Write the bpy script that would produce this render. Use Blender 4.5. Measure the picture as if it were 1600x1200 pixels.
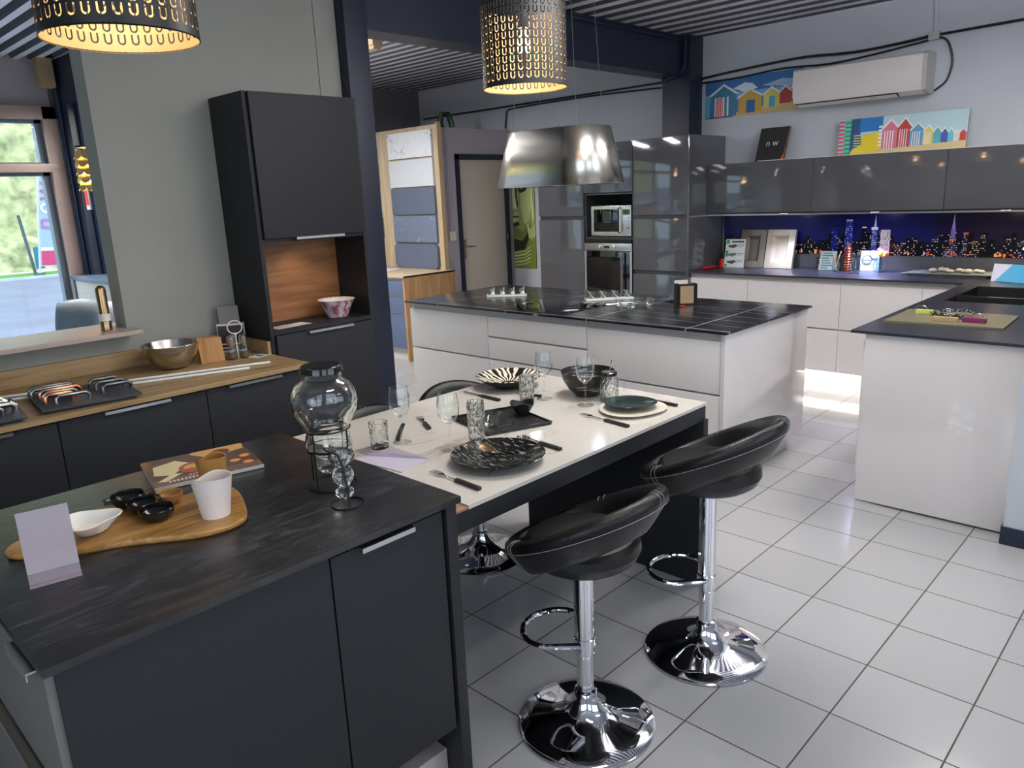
import bpy, bmesh, math, random
from mathutils import Vector, Matrix, noise as mnoise
PI = math.pi
scene = bpy.context.scene
for o in list(bpy.data.objects): bpy.data.objects.remove(o)
COL = scene.collection
random.seed(7)

# ------------------------------------------------------------------ camera
YAW, PITCH, ROLL, CAMH, FPX = 0.77113293, 0.24476096, 0.04400529, 1.66818, 1183.216
cf = Vector((math.cos(YAW)*math.cos(PITCH), math.sin(YAW)*math.cos(PITCH), -math.sin(PITCH)))
r0 = Vector((math.sin(YAW), -math.cos(YAW), 0)); d0 = cf.cross(r0)
cr, sr = math.cos(ROLL), math.sin(ROLL)
rt = cr*r0 + sr*d0; dn = -sr*r0 + cr*d0
cam_d = bpy.data.cameras.new('camera'); cam = bpy.data.objects.new('camera', cam_d); COL.objects.link(cam)
M = Matrix((( rt.x, -dn.x, -cf.x, 0), (rt.y, -dn.y, -cf.y, 0), (rt.z, -dn.z, -cf.z, CAMH), (0, 0, 0, 1)))
cam.matrix_world = M
cam_d.sensor_fit = 'HORIZONTAL'; cam_d.sensor_width = 36.0; cam_d.lens = 36.0*FPX/1600.0
cam_d.clip_start = 0.05; cam_d.clip_end = 200
scene.camera = cam

# ------------------------------------------------------------------ colour management, world, daylight
scene.view_settings.view_transform = 'Standard'
scene.view_settings.look = 'None'
scene.view_settings.gamma = 1.0
scene.view_settings.use_curve_mapping = False
scene.view_settings.exposure = 0.55
w = bpy.data.worlds.new('sky'); scene.world = w; w.use_nodes = True
wn = w.node_tree.nodes; wl = w.node_tree.links
bg = wn['Background']; bg.inputs['Color'].default_value = (0.72, 0.85, 1.0, 1); bg.inputs['Strength'].default_value = 2.1

def area(name, loc, target, sx, sy, power, col):
    l = bpy.data.lights.new(name, 'AREA'); l.shape = 'RECTANGLE'; l.size = sx; l.size_y = sy; l.energy = power; l.color = col
    o = bpy.data.objects.new(name, l); COL.objects.link(o); o.location = loc
    d = Vector(target) - Vector(loc); o.rotation_euler = d.to_track_quat('-Z', 'Y').to_euler(); return o
def spot(name, loc, target, power, col, ang=90, blend=.6, size=.03):
    l = bpy.data.lights.new(name, 'SPOT'); l.energy = power; l.color = col; l.spot_size = math.radians(ang); l.spot_blend = blend; l.shadow_soft_size = size
    o = bpy.data.objects.new(name, l); COL.objects.link(o); o.location = loc
    d = Vector(target) - Vector(loc); o.rotation_euler = d.to_track_quat('-Z', 'Y').to_euler(); return o
# daylight falling in through the shop windows (front glazing at Y=8, rear glazing behind the camera)
area('daylight_front_glazing', (0.2, 10.2, 4.4), (1.4, 4.5, 0.9), 6.0, 2.5, 700, (.78, .89, 1.0))
area('daylight_rear_glazing', (-2.42, -0.6, 1.75), (1.5, .2, 1.2), 3.2, 1.9, 12, (.80, .90, 1.0))
area('side_fill', (3.1, -2.92, 1.8), (3.1, 2.0, .9), 3.4, 1.9, 8, (.86, .92, 1.0))  # fill lamp added in front of the unseen side wall
area('side_fill_far', (-0.4, -2.92, 1.8), (0.4, 2.0, .9), 2.0, 1.9, 4, (.86, .92, 1.0))  # second, weaker fill lamp added along the same unseen wall

# ------------------------------------------------------------------ materials
MATS = {}
def newmat(name):
    m = bpy.data.materials.new(name); m.use_nodes = True
    nt = m.node_tree; b = nt.nodes['Principled BSDF']; MATS[name] = m
    return m, nt, b
def srgb(r, g, b):
    f = lambda c: ((c/255.0)/12.92 if c/255.0 <= .04045 else (((c/255.0)+.055)/1.055)**2.4)
    return (f(r), f(g), f(b), 1)
def mat(name, col, rough=.5, metal=0, spec=.5, coat=0, bump=0, bscale=60, var=0, vscale=8, stretch=None, emit=None, estr=0, ior=None, trans=0):
    if name in MATS: return MATS[name]
    m, nt, b = newmat(name)
    c = srgb(*col)
    b.inputs['Base Color'].default_value = c
    b.inputs['Roughness'].default_value = rough; b.inputs['Metallic'].default_value = metal
    b.inputs['Specular IOR Level'].default_value = spec
    if coat: b.inputs['Coat Weight'].default_value = coat; b.inputs['Coat Roughness'].default_value = .04
    if trans: b.inputs['Transmission Weight'].default_value = trans
    if ior: b.inputs['IOR'].default_value = ior
    if emit: b.inputs['Emission Color'].default_value = srgb(*emit); b.inputs['Emission Strength'].default_value = estr
    if bump or var:
        tc = nt.nodes.new('ShaderNodeTexCoord'); mp = nt.nodes.new('ShaderNodeMapping')
        nt.links.new(tc.outputs['Object'], mp.inputs['Vector'])
        if stretch: mp.inputs['Scale'].default_value = stretch
        if bump:
            n = nt.nodes.new('ShaderNodeTexNoise'); n.inputs['Scale'].default_value = bscale; n.inputs['Detail'].default_value = 4
            nt.links.new(mp.outputs[0], n.inputs['Vector'])
            bp = nt.nodes.new('ShaderNodeBump'); bp.inputs['Strength'].default_value = bump; bp.inputs['Distance'].default_value = .01
            nt.links.new(n.outputs['Fac'], bp.inputs['Height']); nt.links.new(bp.outputs[0], b.inputs['Normal'])
        if var:
            n2 = nt.nodes.new('ShaderNodeTexNoise'); n2.inputs['Scale'].default_value = vscale; n2.inputs['Detail'].default_value = 6
            nt.links.new(mp.outputs[0], n2.inputs['Vector'])
            mr = nt.nodes.new('ShaderNodeMapRange'); mr.inputs[1].default_value = .25; mr.inputs[2].default_value = .75
            mr.inputs[3].default_value = 1-var; mr.inputs[4].default_value = 1+var
            nt.links.new(n2.outputs['Fac'], mr.inputs[0])
            mx = nt.nodes.new('ShaderNodeVectorMath'); mx.operation = 'SCALE'; mx.inputs[0].default_value = c[:3]
            nt.links.new(mr.outputs[0], mx.inputs['Scale']); nt.links.new(mx.outputs[0], b.inputs['Base Color'])
    return m
def ramp(nt, fac, stops):
    r = nt.nodes.new('ShaderNodeValToRGB'); nt.links.new(fac, r.inputs[0]); e = r.color_ramp.elements
    while len(e) < len(stops): e.new(.5)
    for k, (p, c) in enumerate(stops): e[k].position = p; e[k].color = srgb(*c)
    return r
def math_node(nt, op, a, b=None, c=None):
    n = nt.nodes.new('ShaderNodeMath'); n.operation = op
    for i, v in enumerate((a, b, c)):
        if v is None: continue
        if isinstance(v, (int, float)): n.inputs[i].default_value = v
        else: nt.links.new(v, n.inputs[i])
    return n.outputs[0]
def objmap(nt, scale=(1, 1, 1), rot=(0, 0, 0), src='Object'):
    tc = nt.nodes.new('ShaderNodeTexCoord'); mp = nt.nodes.new('ShaderNodeMapping')
    nt.links.new(tc.outputs[src], mp.inputs['Vector']); mp.inputs['Scale'].default_value = scale; mp.inputs['Rotation'].default_value = rot
    return mp.outputs[0]
def noise_tex(nt, vec, scale, detail=5, dist=0, rough=.5):
    n = nt.nodes.new('ShaderNodeTexNoise'); n.inputs['Scale'].default_value = scale; n.inputs['Detail'].default_value = detail
    n.inputs['Distortion'].default_value = dist; n.inputs['Roughness'].default_value = rough; nt.links.new(vec, n.inputs['Vector']); return n.outputs['Fac']

def wood(name, dark, mid, light, axis='x', scale=1.0, rough=.45):
    m, nt, b = newmat(name)
    sc = {'x': (1.2, 16, 16), 'y': (16, 1.2, 16), 'z': (16, 16, 1.2)}[axis]
    v = objmap(nt, tuple(s*scale for s in sc))
    f = noise_tex(nt, v, 1.6, 8, .6, .6)
    r = ramp(nt, f, [(.28, dark), (.5, mid), (.74, light)])
    nt.links.new(r.outputs[0], b.inputs['Base Color']); b.inputs['Roughness'].default_value = rough
    bp = nt.nodes.new('ShaderNodeBump'); bp.inputs['Strength'].default_value = .12; bp.inputs['Distance'].default_value = .003
    nt.links.new(f, bp.inputs['Height']); nt.links.new(bp.outputs[0], b.inputs['Normal'])
    return m
def slate_mat():
    m, nt, b = newmat('slate worktop')
    v = objmap(nt, (6, 18, 18))
    f = noise_tex(nt, v, 1.3, 10, 1.3, .62)
    v2 = objmap(nt, (1.5, 3, 3), (0, 0, .4)); f2 = noise_tex(nt, v2, 1.0, 4, .6)
    mixf = math_node(nt, 'ADD', math_node(nt, 'MULTIPLY', f, .7), math_node(nt, 'MULTIPLY', f2, .3))
    r = ramp(nt, mixf, [(.36, (18, 18, 20)), (.49, (30, 30, 33)), (.58, (48, 48, 51)), (.68, (78, 77, 79))])
    nt.links.new(r.outputs[0], b.inputs['Base Color'])
    b.inputs['Roughness'].default_value = .30; b.inputs['Specular IOR Level'].default_value = .8
    bp = nt.nodes.new('ShaderNodeBump'); bp.inputs['Strength'].default_value = .35; bp.inputs['Distance'].default_value = .004
    nt.links.new(f, bp.inputs['Height']); nt.links.new(bp.outputs[0], b.inputs['Normal'])
    return m
def marble(name, base, vein, vein2, rough=.12, scale=1.0, width=.012, rot=.5, base2=None):
    m, nt, b = newmat(name)
    v = objmap(nt, (1.4*scale, 2.6*scale, 2*scale), (0, 0, rot))
    f = noise_tex(nt, v, 1.1, 6, 1.2, .55)
    d = math_node(nt, 'ABSOLUTE', math_node(nt, 'SUBTRACT', f, .5))
    mr = nt.nodes.new('ShaderNodeMapRange'); mr.inputs[1].default_value = 0; mr.inputs[2].default_value = width; mr.inputs[3].default_value = 1; mr.inputs[4].default_value = 0
    nt.links.new(d, mr.inputs[0])
    g = noise_tex(nt, objmap(nt, (1, 1, 1)), 2.3*scale, 3)
    gm = nt.nodes.new('ShaderNodeMapRange'); gm.inputs[1].default_value = .48; gm.inputs[2].default_value = .62; nt.links.new(g, gm.inputs[0])
    fac = math_node(nt, 'MULTIPLY', mr.outputs[0], gm.outputs[0])
    c0 = ramp(nt, g, [(.3, base), (.7, base2 or base)])
    mx = nt.nodes.new('ShaderNodeMix'); mx.data_type = 'RGBA'; nt.links.new(fac, mx.inputs[0])
    nt.links.new(c0.outputs[0], mx.inputs[6]); mx.inputs[7].default_value = srgb(*vein)
    nt.links.new(mx.outputs[2], b.inputs['Base Color']); b.inputs['Roughness'].default_value = rough
    return m
def floor_mat():
    m, nt, b = newmat('white floor tiles')
    tc = nt.nodes.new('ShaderNodeTexCoord'); sp = nt.nodes.new('ShaderNodeSeparateXYZ'); nt.links.new(tc.outputs['Object'], sp.inputs[0])
    def line(o, off):
        t = math_node(nt, 'DIVIDE', math_node(nt, 'SUBTRACT', o, off), .333)
        fr = math_node(nt, 'FRACT', math_node(nt, 'ADD', t, 100.5))
        return math_node(nt, 'ABSOLUTE', math_node(nt, 'SUBTRACT', fr, .5)), math_node(nt, 'FLOOR', math_node(nt, 'ADD', t, 100.0))
    a, ia = line(sp.outputs[0], 3.5265); c, ic = line(sp.outputs[1], 1.0991)
    d = math_node(nt, 'MINIMUM', a, c)
    g = nt.nodes.new('ShaderNodeMapRange'); g.inputs[1].default_value = .006; g.inputs[2].default_value = .0095; nt.links.new(d, g.inputs[0])
    cmb = nt.nodes.new('ShaderNodeCombineXYZ'); nt.links.new(ia, cmb.inputs[0]); nt.links.new(ic, cmb.inputs[1])
    wnz = nt.nodes.new('ShaderNodeTexWhiteNoise'); wnz.noise_dimensions = '2D'; nt.links.new(cmb.outputs[0], wnz.inputs['Vector'])
    tone = ramp(nt, wnz.outputs['Value'], [(0, (162, 162, 162)), (1, (170, 170, 171))])
    mx = nt.nodes.new('ShaderNodeMix'); mx.data_type = 'RGBA'; nt.links.new(g.outputs[0], mx.inputs[0])
    mx.inputs[6].default_value = srgb(72, 62, 54); nt.links.new(tone.outputs[0], mx.inputs[7])
    nt.links.new(mx.outputs[2], b.inputs['Base Color'])
    rr = nt.nodes.new('ShaderNodeMapRange'); rr.inputs[3].default_value = .8; rr.inputs[4].default_value = .17; nt.links.new(g.outputs[0], rr.inputs[0]); nt.links.new(rr.outputs[0], b.inputs['Roughness'])
    n = noise_tex(nt, objmap(nt), 5, 2)
    h = math_node(nt, 'ADD', math_node(nt, 'MULTIPLY', g.outputs[0], .5), math_node(nt, 'MULTIPLY', n, .25))
    bp = nt.nodes.new('ShaderNodeBump'); bp.inputs['Strength'].default_value = .25; bp.inputs['Distance'].default_value = .006
    nt.links.new(h, bp.inputs['Height']); nt.links.new(bp.outputs[0], b.inputs['Normal'])
    return m
def dark_tile_mat():   # island worktop: black marbled slabs with fine pale joints
    m, nt, b = newmat('black marbled worktop')
    v = objmap(nt, (1.2, 1.2, 1), (0, 0, .1))
    wv = nt.nodes.new('ShaderNodeTexWave'); wv.inputs['Scale'].default_value = 1.7; wv.inputs['Distortion'].default_value = .8; wv.inputs['Detail'].default_value = 3
    wv.inputs['Detail Scale'].default_value = .8; nt.links.new(v, wv.inputs['Vector'])
    mr = nt.nodes.new('ShaderNodeMapRange'); mr.inputs[1].default_value = .9985; mr.inputs[2].default_value = 1.0; nt.links.new(wv.outputs['Fac'], mr.inputs[0])
    tc = nt.nodes.new('ShaderNodeTexCoord'); sp = nt.nodes.new('ShaderNodeSeparateXYZ'); nt.links.new(tc.outputs['Object'], sp.inputs[0])
    def line(o, pitch, off):
        fr = math_node(nt, 'FRACT', math_node(nt, 'ADD', math_node(nt, 'DIVIDE', o, pitch), off))
        return math_node(nt, 'LESS_THAN', math_node(nt, 'ABSOLUTE', math_node(nt, 'SUBTRACT', fr, .5)), .0045)
    j = math_node(nt, 'MAXIMUM', line(sp.outputs[0], .72, 50.2), line(sp.outputs[1], .68, 50.1))
    f = math_node(nt, 'MULTIPLY', math_node(nt, 'MAXIMUM', mr.outputs[0], math_node(nt, 'MULTIPLY', j, .9)), .65)
    g = noise_tex(nt, objmap(nt), 5, 5)
    c0 = ramp(nt, g, [(.3, (20, 21, 24)), (.7, (34, 35, 39))])
    mx = nt.nodes.new('ShaderNodeMix'); mx.data_type = 'RGBA'; nt.links.new(f, mx.inputs[0]); nt.links.new(c0.outputs[0], mx.inputs[6]); mx.inputs[7].default_value = srgb(190, 190, 185)
    nt.links.new(mx.outputs[2], b.inputs['Base Color']); b.inputs['Roughness'].default_value = .22
    return m
def glass_mat(name, tint=(255, 255, 255), k=1.0, base=.03, rough=0.0):   # thin clear glass: see-through with fresnel sheen
    m = bpy.data.materials.new(name); m.use_nodes = True; MATS[name] = m; nt = m.node_tree
    nt.nodes.remove(nt.nodes['Principled BSDF']); out = nt.nodes['Material Output']
    t = nt.nodes.new('ShaderNodeBsdfTransparent'); t.inputs[0].default_value = srgb(*tint)
    g = nt.nodes.new('ShaderNodeBsdfGlossy'); g.inputs['Roughness'].default_value = rough; g.inputs['Color'].default_value = (1, 1, 1, 1)
    lw = nt.nodes.new('ShaderNodeLayerWeight'); lw.inputs['Blend'].default_value = .5
    f = math_node(nt, 'ADD', math_node(nt, 'MULTIPLY', math_node(nt, 'POWER', lw.outputs['Facing'], 3.0), k), base)
    mx = nt.nodes.new('ShaderNodeMixShader'); nt.links.new(f, mx.inputs[0]); nt.links.new(t.outputs[0], mx.inputs[1]); nt.links.new(g.outputs[0], mx.inputs[2])
    nt.links.new(mx.outputs[0], out.inputs[0]); return m
def print_mat(name='printed card', rough=.5):   # colours carried by the mesh, for printed things
    m, nt, b = newmat(name)
    a = nt.nodes.new('ShaderNodeAttribute'); a.attribute_name = 'Col'; nt.links.new(a.outputs['Color'], b.inputs['Base Color'])
    n = noise_tex(nt, objmap(nt), 40, 2); mr = nt.nodes.new('ShaderNodeMapRange'); mr.inputs[3].default_value = rough-.05; mr.inputs[4].default_value = rough+.05
    nt.links.new(n, mr.inputs[0]); nt.links.new(mr.outputs[0], b.inputs['Roughness']); return m

M_floor = floor_mat(); M_slate = slate_mat(); M_dtile = dark_tile_mat()
M_ceil = mat('grey steel deck', (226, 226, 232), .5, .3, bump=.1, bscale=30, var=.12, vscale=3)
M_ceildark = mat('dark perforated web', (84, 86, 92), .6, .2, bump=.3, bscale=140)
M_wallL = mat('greenish grey paint', (150, 150, 142), .85, var=.05, vscale=2, bump=.12, bscale=90)
M_wallB = mat('blue grey paint', (186, 190, 196), .85, var=.05, vscale=1.5, bump=.1, bscale=90)
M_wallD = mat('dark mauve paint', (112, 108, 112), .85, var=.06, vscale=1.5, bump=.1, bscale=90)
M_wallM = mat('mauve grey paint', (172, 164, 170), .85, var=.04, vscale=2, bump=.1, bscale=90)
M_steel_navy = mat('navy painted steel', (26, 34, 52), .42, 0, bump=.08, bscale=40, var=.1, vscale=4)
M_anth = mat('anthracite fine grain laminate', (31, 32, 36), .55, 0, .4, bump=.15, bscale=260, var=.05, vscale=40)
M_anthD = mat('anthracite carcass', (27, 28, 32), .6, 0, .4, bump=.1, bscale=200)
M_white = mat('white gloss lacquer', (214, 209, 207), .06, 0, .9, coat=.6, var=.01, vscale=3)
M_whiteM = mat('white satin panel', (220, 216, 214), .28, 0, .5, var=.01, vscale=5)
M_chan = mat('pale grip channel', (196, 190, 188), .35, 0, var=.02, vscale=6)
M_greygloss = mat('grey gloss lacquer', (84, 85, 88), .06, 0, .5, coat=.6, var=.03, vscale=3)
M_greydk = mat('grey carcass', (58, 59, 62), .3, 0, var=.03, vscale=6)
M_alu = mat('brushed aluminium', (205, 205, 205), .28, 1, bump=.05, bscale=200, stretch=(1, 20, 20))
M_inox = mat('stainless steel', (200, 196, 190), .2, 1, bump=.04, bscale=120, stretch=(20, 1, 1))
M_hood = mat('satin stainless hood', (206, 200, 188), .22, 1, bump=.02, bscale=60, stretch=(20, 20, 1))
M_chrome = mat('chrome', (235, 235, 240), .05, 1, var=.01, vscale=5)
M_leather = mat('black leatherette', (12, 12, 13), .34, 0, .4, bump=.18, bscale=240, var=.1, vscale=6)
M_thread = mat('grey thread', (150, 150, 150), .7, var=.1, vscale=90)
M_oak = wood('oak worktop', (120, 92, 60), (156, 128, 88), (176, 150, 108), 'x', 1.0)
M_oakv = wood('natural oak panel', (158, 112, 68), (188, 146, 98), (206, 168, 122), 'z', .8)
M_oaknich = wood('warm oak backboard', (110, 68, 38), (146, 96, 56), (170, 120, 76), 'x', .9)
M_oakpale = wood('pale oak board', (168, 150, 122), (190, 172, 142), (204, 188, 160), 'z', .8)
M_acacia = wood('acacia serving board', (118, 78, 36), (168, 122, 62), (194, 150, 86), 'x', 2.2, .35)
M_block = wood('beech block', (158, 110, 60), (184, 134, 80), (196, 148, 94), 'z', 1.5)
M_table = marble('white veined table top', (206, 201, 192), (150, 122, 92), None, .1, 1.0, .014, .9, (196, 192, 184))
M_marb = marble('white marble sample', (226, 230, 234), (120, 128, 140), None, .3, 2.6, .02, .3)
M_blacky = mat('black ceramic glaze', (18, 18, 20), .12, 0, .6, var=.1, vscale=20)
M_blackm = mat('matt black ceramic', (26, 26, 28), .45, 0, .4, var=.15, vscale=30)
M_blackwire = mat('black wire', (14, 14, 15), .35, .4, var=.05, vscale=30)
M_blackpl = mat('black plastic', (24, 24, 26), .4, 0, var=.05, vscale=30)
M_tan = mat('tan stoneware', (164, 118, 62), .4, 0, .4, var=.1, vscale=25)
M_porc = mat('white porcelain', (238, 234, 226), .14, 0, .5, var=.01, vscale=10)
M_porcm = mat('warm white stoneware', (226, 212, 204), .45, 0, .4, var=.02, vscale=20)
M_cream = mat('cream stoneware', (216, 206, 190), .35, 0, var=.05, vscale=20)
M_petrol = mat('dark petrol glaze', (30, 44, 42), .2, 0, .5, var=.2, vscale=12)
M_glass = glass_mat('thin clear glass', (253, 255, 255), 1.0, .03)
M_glassd = glass_mat('clear pressed glass', (249, 252, 251), .8, .06, .01)
M_pane = glass_mat('window pane', (236, 244, 246), .5, .03)
m_thick = mat('thick clear glass', (250, 253, 252), .01, 0, .5, trans=1.0, ior=1.45, var=.001)
M_acryl = glass_mat('clear acrylic', (232, 228, 240), .6, .05, .02)
M_aqua = glass_mat('pale aqua glass', (242, 251, 253), .7, .08, .02)
M_blackglass = mat('black ceramic glass', (8, 8, 10), .03, 0, .7, var=.02, vscale=4)
M_frame = mat('taupe aluminium frame', (176, 152, 142), .45, .1, var=.04, vscale=8)
M_framed = mat('grey window gasket', (96, 106, 116), .5, 0, var=.04, vscale=8)
M_print = print_mat(); M_printg = print_mat('glossy print', .22)
M_fabric = mat('blue grey cushion fabric', (138, 156, 176), .9, bump=.4, bscale=220, var=.08, vscale=9)
M_asph = mat('pale asphalt', (150, 146, 160), .9, bump=.3, bscale=20, var=.14, vscale=1.2)
M_grass = mat('grass verge', (120, 165, 84), .95, bump=.6, bscale=30, var=.3, vscale=5)
M_hedge = mat('hedge leaves', (206, 200, 146), .95, bump=.9, bscale=9, var=.65, vscale=2.4)
M_led = mat('cool led', (255, 255, 255), .5, emit=(225, 230, 255), estr=25, var=.001)
M_ledw = mat('neutral led strip', (255, 255, 255), .5, emit=(255, 236, 224), estr=5, var=.001)
M_ledwarm = mat('warm led', (255, 240, 220), .5, emit=(255, 220, 180), estr=20, var=.001)
M_bulb = mat('glowing filament bulb', (255, 230, 190), .5, emit=(255, 196, 110), estr=24, var=.001)
M_gold = mat('gold leaf metal', (252, 226, 164), .3, 1, var=.12, vscale=20)
M_red = mat('red plastic', (190, 30, 28), .4, var=.05, vscale=20)
M_stone = mat('pale pebble', (178, 172, 160), .75, var=.12, vscale=14, bump=.2, bscale=60)
M_slatep = mat('grey slate slab', (82, 88, 88), .5, var=.12, vscale=9, bump=.15, bscale=70)

def shade_mat(name, col, rough, metal):   # pendant skin, cut through with rows of U-shaped slots
    m = bpy.data.materials.new(name); m.use_nodes = True; MATS[name] = m; nt = m.node_tree
    b = nt.nodes['Principled BSDF']; out = nt.nodes['Material Output']
    b.inputs['Base Color'].default_value = srgb(*col); b.inputs['Roughness'].default_value = rough; b.inputs['Metallic'].default_value = metal
    uv = nt.nodes.new('ShaderNodeUVMap'); uv.uv_map = 'UVMap'; sp = nt.nodes.new('ShaderNodeSeparateXYZ'); nt.links.new(uv.outputs[0], sp.inputs[0])
    N, R_ = 34, 10
    p = math_node(nt, 'MULTIPLY', math_node(nt, 'SUBTRACT', math_node(nt, 'FRACT', math_node(nt, 'MULTIPLY', sp.outputs[0], N)), .5), .0370)
    rows = math_node(nt, 'MULTIPLY', math_node(nt, 'SUBTRACT', sp.outputs[1], .055), R_/.93)
    q = math_node(nt, 'MULTIPLY', math_node(nt, 'SUBTRACT', math_node(nt, 'FRACT', rows), .5), .0335)
    ql = math_node(nt, 'MINIMUM', math_node(nt, 'ADD', q, .003), 0)     # below this the U is round
    ln = math_node(nt, 'SQRT', math_node(nt, 'ADD', math_node(nt, 'MULTIPLY', p, p), math_node(nt, 'MULTIPLY', ql, ql)))
    d = math_node(nt, 'ABSOLUTE', math_node(nt, 'SUBTRACT', ln, .0088))
    hole = math_node(nt, 'MULTIPLY', math_node(nt, 'LESS_THAN', d, .0026), math_node(nt, 'LESS_THAN', q, .0145))
    hole = math_node(nt, 'MULTIPLY', hole, math_node(nt, 'MULTIPLY', math_node(nt, 'GREATER_THAN', sp.outputs[1], .055), math_node(nt, 'LESS_THAN', sp.outputs[1], .985)))
    t = nt.nodes.new('ShaderNodeBsdfTransparent'); mx = nt.nodes.new('ShaderNodeMixShader')
    nt.links.new(hole, mx.inputs[0]); nt.links.new(b.outputs[0], mx.inputs[1]); nt.links.new(t.outputs[0], mx.inputs[2]); nt.links.new(mx.outputs[0], out.inputs[0])
    return m
M_shadeo = shade_mat('black pendant skin', (30, 32, 32), .45, .1)
M_shadei = shade_mat('brass pendant lining', (214, 184, 144), .55, .15)

# ------------------------------------------------------------------ mesh helpers
class B:
    def __init__(s): s.bm = bmesh.new(); s.cl = None
    def _m(s, fs, mi):
        for f in fs: f.material_index = mi
    def box(s, x0, x1, y0, y1, z0, z1, mi=0, bev=0, rz=0, c=None):
        v = [s.bm.verts.new((x, y, z)) for z in (z0, z1) for y in (y0, y1) for x in (x0, x1)]
        fs = [s.bm.faces.new([v[i] for i in q]) for q in ((0, 2, 3, 1), (4, 5, 7, 6), (0, 1, 5, 4), (2, 6, 7, 3), (0, 4, 6, 2), (1, 3, 7, 5))]
        s._m(fs, mi)
        if bev:
            es = list({e for f in fs for e in f.edges})
            r = bmesh.ops.bevel(s.bm, geom=es, offset=bev, segments=2, affect='EDGES', profile=.7)
            v = list({vv for f in r['faces'] for vv in f.verts} | {x for x in v if x.is_valid})
        if rz:
            cc = Vector(c if c else ((x0+x1)/2, (y0+y1)/2, 0)); bmesh.ops.rotate(s.bm, verts=[x for x in v if x.is_valid], cent=cc, matrix=Matrix.Rotation(rz, 3, 'Z'))
        return v
    def rings(s, rings, mi=0, closed=True, cap0=False, cap1=False):
        vs = [[s.bm.verts.new(p) for p in r] for r in rings]; n = len(vs[0])
        for a, b in zip(vs[:-1], vs[1:]):
            for i in range(n if closed else n-1):
                j = (i+1) % n
                f = s.bm.faces.new((a[i], a[j], b[j], b[i])); f.material_index = mi
        if cap0: f = s.bm.faces.new(list(reversed(vs[0]))); f.material_index = mi
        if cap1: f = s.bm.faces.new(vs[-1]); f.material_index = mi
        return vs
    def lathe(s, prof, c=(0, 0, 0), n=32, mi=0, sx=1, sy=1, rz=0, caps=True):
        rs = []
        for r, z in prof:
            rs.append([(c[0]+math.cos(rz)*r*sx*math.cos(a)-math.sin(rz)*r*sy*math.sin(a), c[1]+math.sin(rz)*r*sx*math.cos(a)+math.cos(rz)*r*sy*math.sin(a), c[2]+z) for a in [2*PI*i/n for i in range(n)]])
        s.rings(rs, mi, True, caps and prof[0][0] > 1e-4, caps and prof[-1][0] > 1e-4)
    def tube(s, pts, r, n=8, mi=0, closed=False, caps=True, flat=1.0):
        pts = [Vector(p) for p in pts]; m = len(pts); rs = []
        up = None
        for i, p in enumerate(pts):
            if closed: t = pts[(i+1) % m]-pts[i-1]
            else: t = pts[min(i+1, m-1)]-pts[max(i-1, 0)]
            t.normalize()
            if up is None: up = Vector((0, 0, 1)) if abs(t.z) < .9 else Vector((1, 0, 0))
            sd = t.cross(up)
            if sd.length < 1e-5: sd = t.cross(Vector((0, 1, 0)))
            sd.normalize(); up = sd.cross(t).normalized()
            rr = r[i] if isinstance(r, (list, tuple)) else r
            rs.append([p+sd*rr*math.cos(a)+up*rr*flat*math.sin(a) for a in [2*PI*k/n for k in range(n)]])
        if closed: rs.append(rs[0])
        s.rings(rs, mi, True, caps and not closed, caps and not closed)
    def prism(s, poly, z0, z1, mi=0, fn=None):
        fn = fn or (lambda x, y, z: (x, y, z))
        a = [s.bm.verts.new(fn(x, y, z0)) for x, y in poly]; b = [s.bm.verts.new(fn(x, y, z1)) for x, y in poly]; n = len(poly)
        fs = [s.bm.faces.new(list(reversed(a))), s.bm.faces.new(b)]
        for i in range(n): fs.append(s.bm.faces.new((a[i], a[(i+1) % n], b[(i+1) % n], b[i])))
        s._m(fs, mi); return a+b
    def move(s, mtx):
        bmesh.ops.transform(s.bm, matrix=mtx, verts=s.bm.verts); return s

def build(name, b, mats, parent=None, world=True, sharp=32, weld=True, recalc=True):
    bm = b.bm if isinstance(b, B) else b
    if weld: bmesh.ops.remove_doubles(bm, verts=bm.verts, dist=1e-6)
    if recalc: bmesh.ops.recalc_face_normals(bm, faces=bm.faces)
    for f in bm.faces: f.smooth = True
    lim = math.radians(sharp)
    for e in bm.edges: e.smooth = (len(e.link_faces) == 2 and e.calc_face_angle(0) < lim)
    off = Vector((0, 0, 0))
    if parent is not None:
        if world:
            inv = wmat(parent).inverted(); bmesh.ops.transform(bm, matrix=inv, verts=bm.verts)
    elif len(bm.verts):
        xs = [v.co.x for v in bm.verts]; ys = [v.co.y for v in bm.verts]; zs = [v.co.z for v in bm.verts]
        if world:
            off = Vector(((min(xs)+max(xs))/2, (min(ys)+max(ys))/2, min(zs)))
            if name in ('floor',) : off = Vector((0, 0, 0))
            bmesh.ops.translate(bm, verts=bm.verts, vec=-off)
    me = bpy.data.meshes.new(name); bm.to_mesh(me); bm.free()
    for m in (mats if isinstance(mats, (list, tuple)) else [mats]): me.materials.append(m)
    o = bpy.data.objects.new(name, me); COL.objects.link(o); o.location = off
    if parent is not None: o.parent = parent
    return o
def wmat(o):
    m = Matrix.Translation(o.location) @ o.rotation_euler.to_matrix().to_4x4()
    return wmat(o.parent) @ m if o.parent else m
def tag(o, label=None, cat=None, group=None, kind=None):
    if label: o['label'] = label
    if cat: o['category'] = cat
    if group: o['group'] = group
    if kind: o['kind'] = kind
    return o
def thing(name, label, cat, loc=(0, 0, 0), rz=0, group=None):
    o = bpy.data.objects.new(name, None); o.empty_display_size = .05; COL.objects.link(o); o.location = loc; o.rotation_euler = (0, 0, rz)
    return tag(o, label, cat, group)
def struct(name, b, m): return tag(build(name, b, m), kind='structure')
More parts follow.
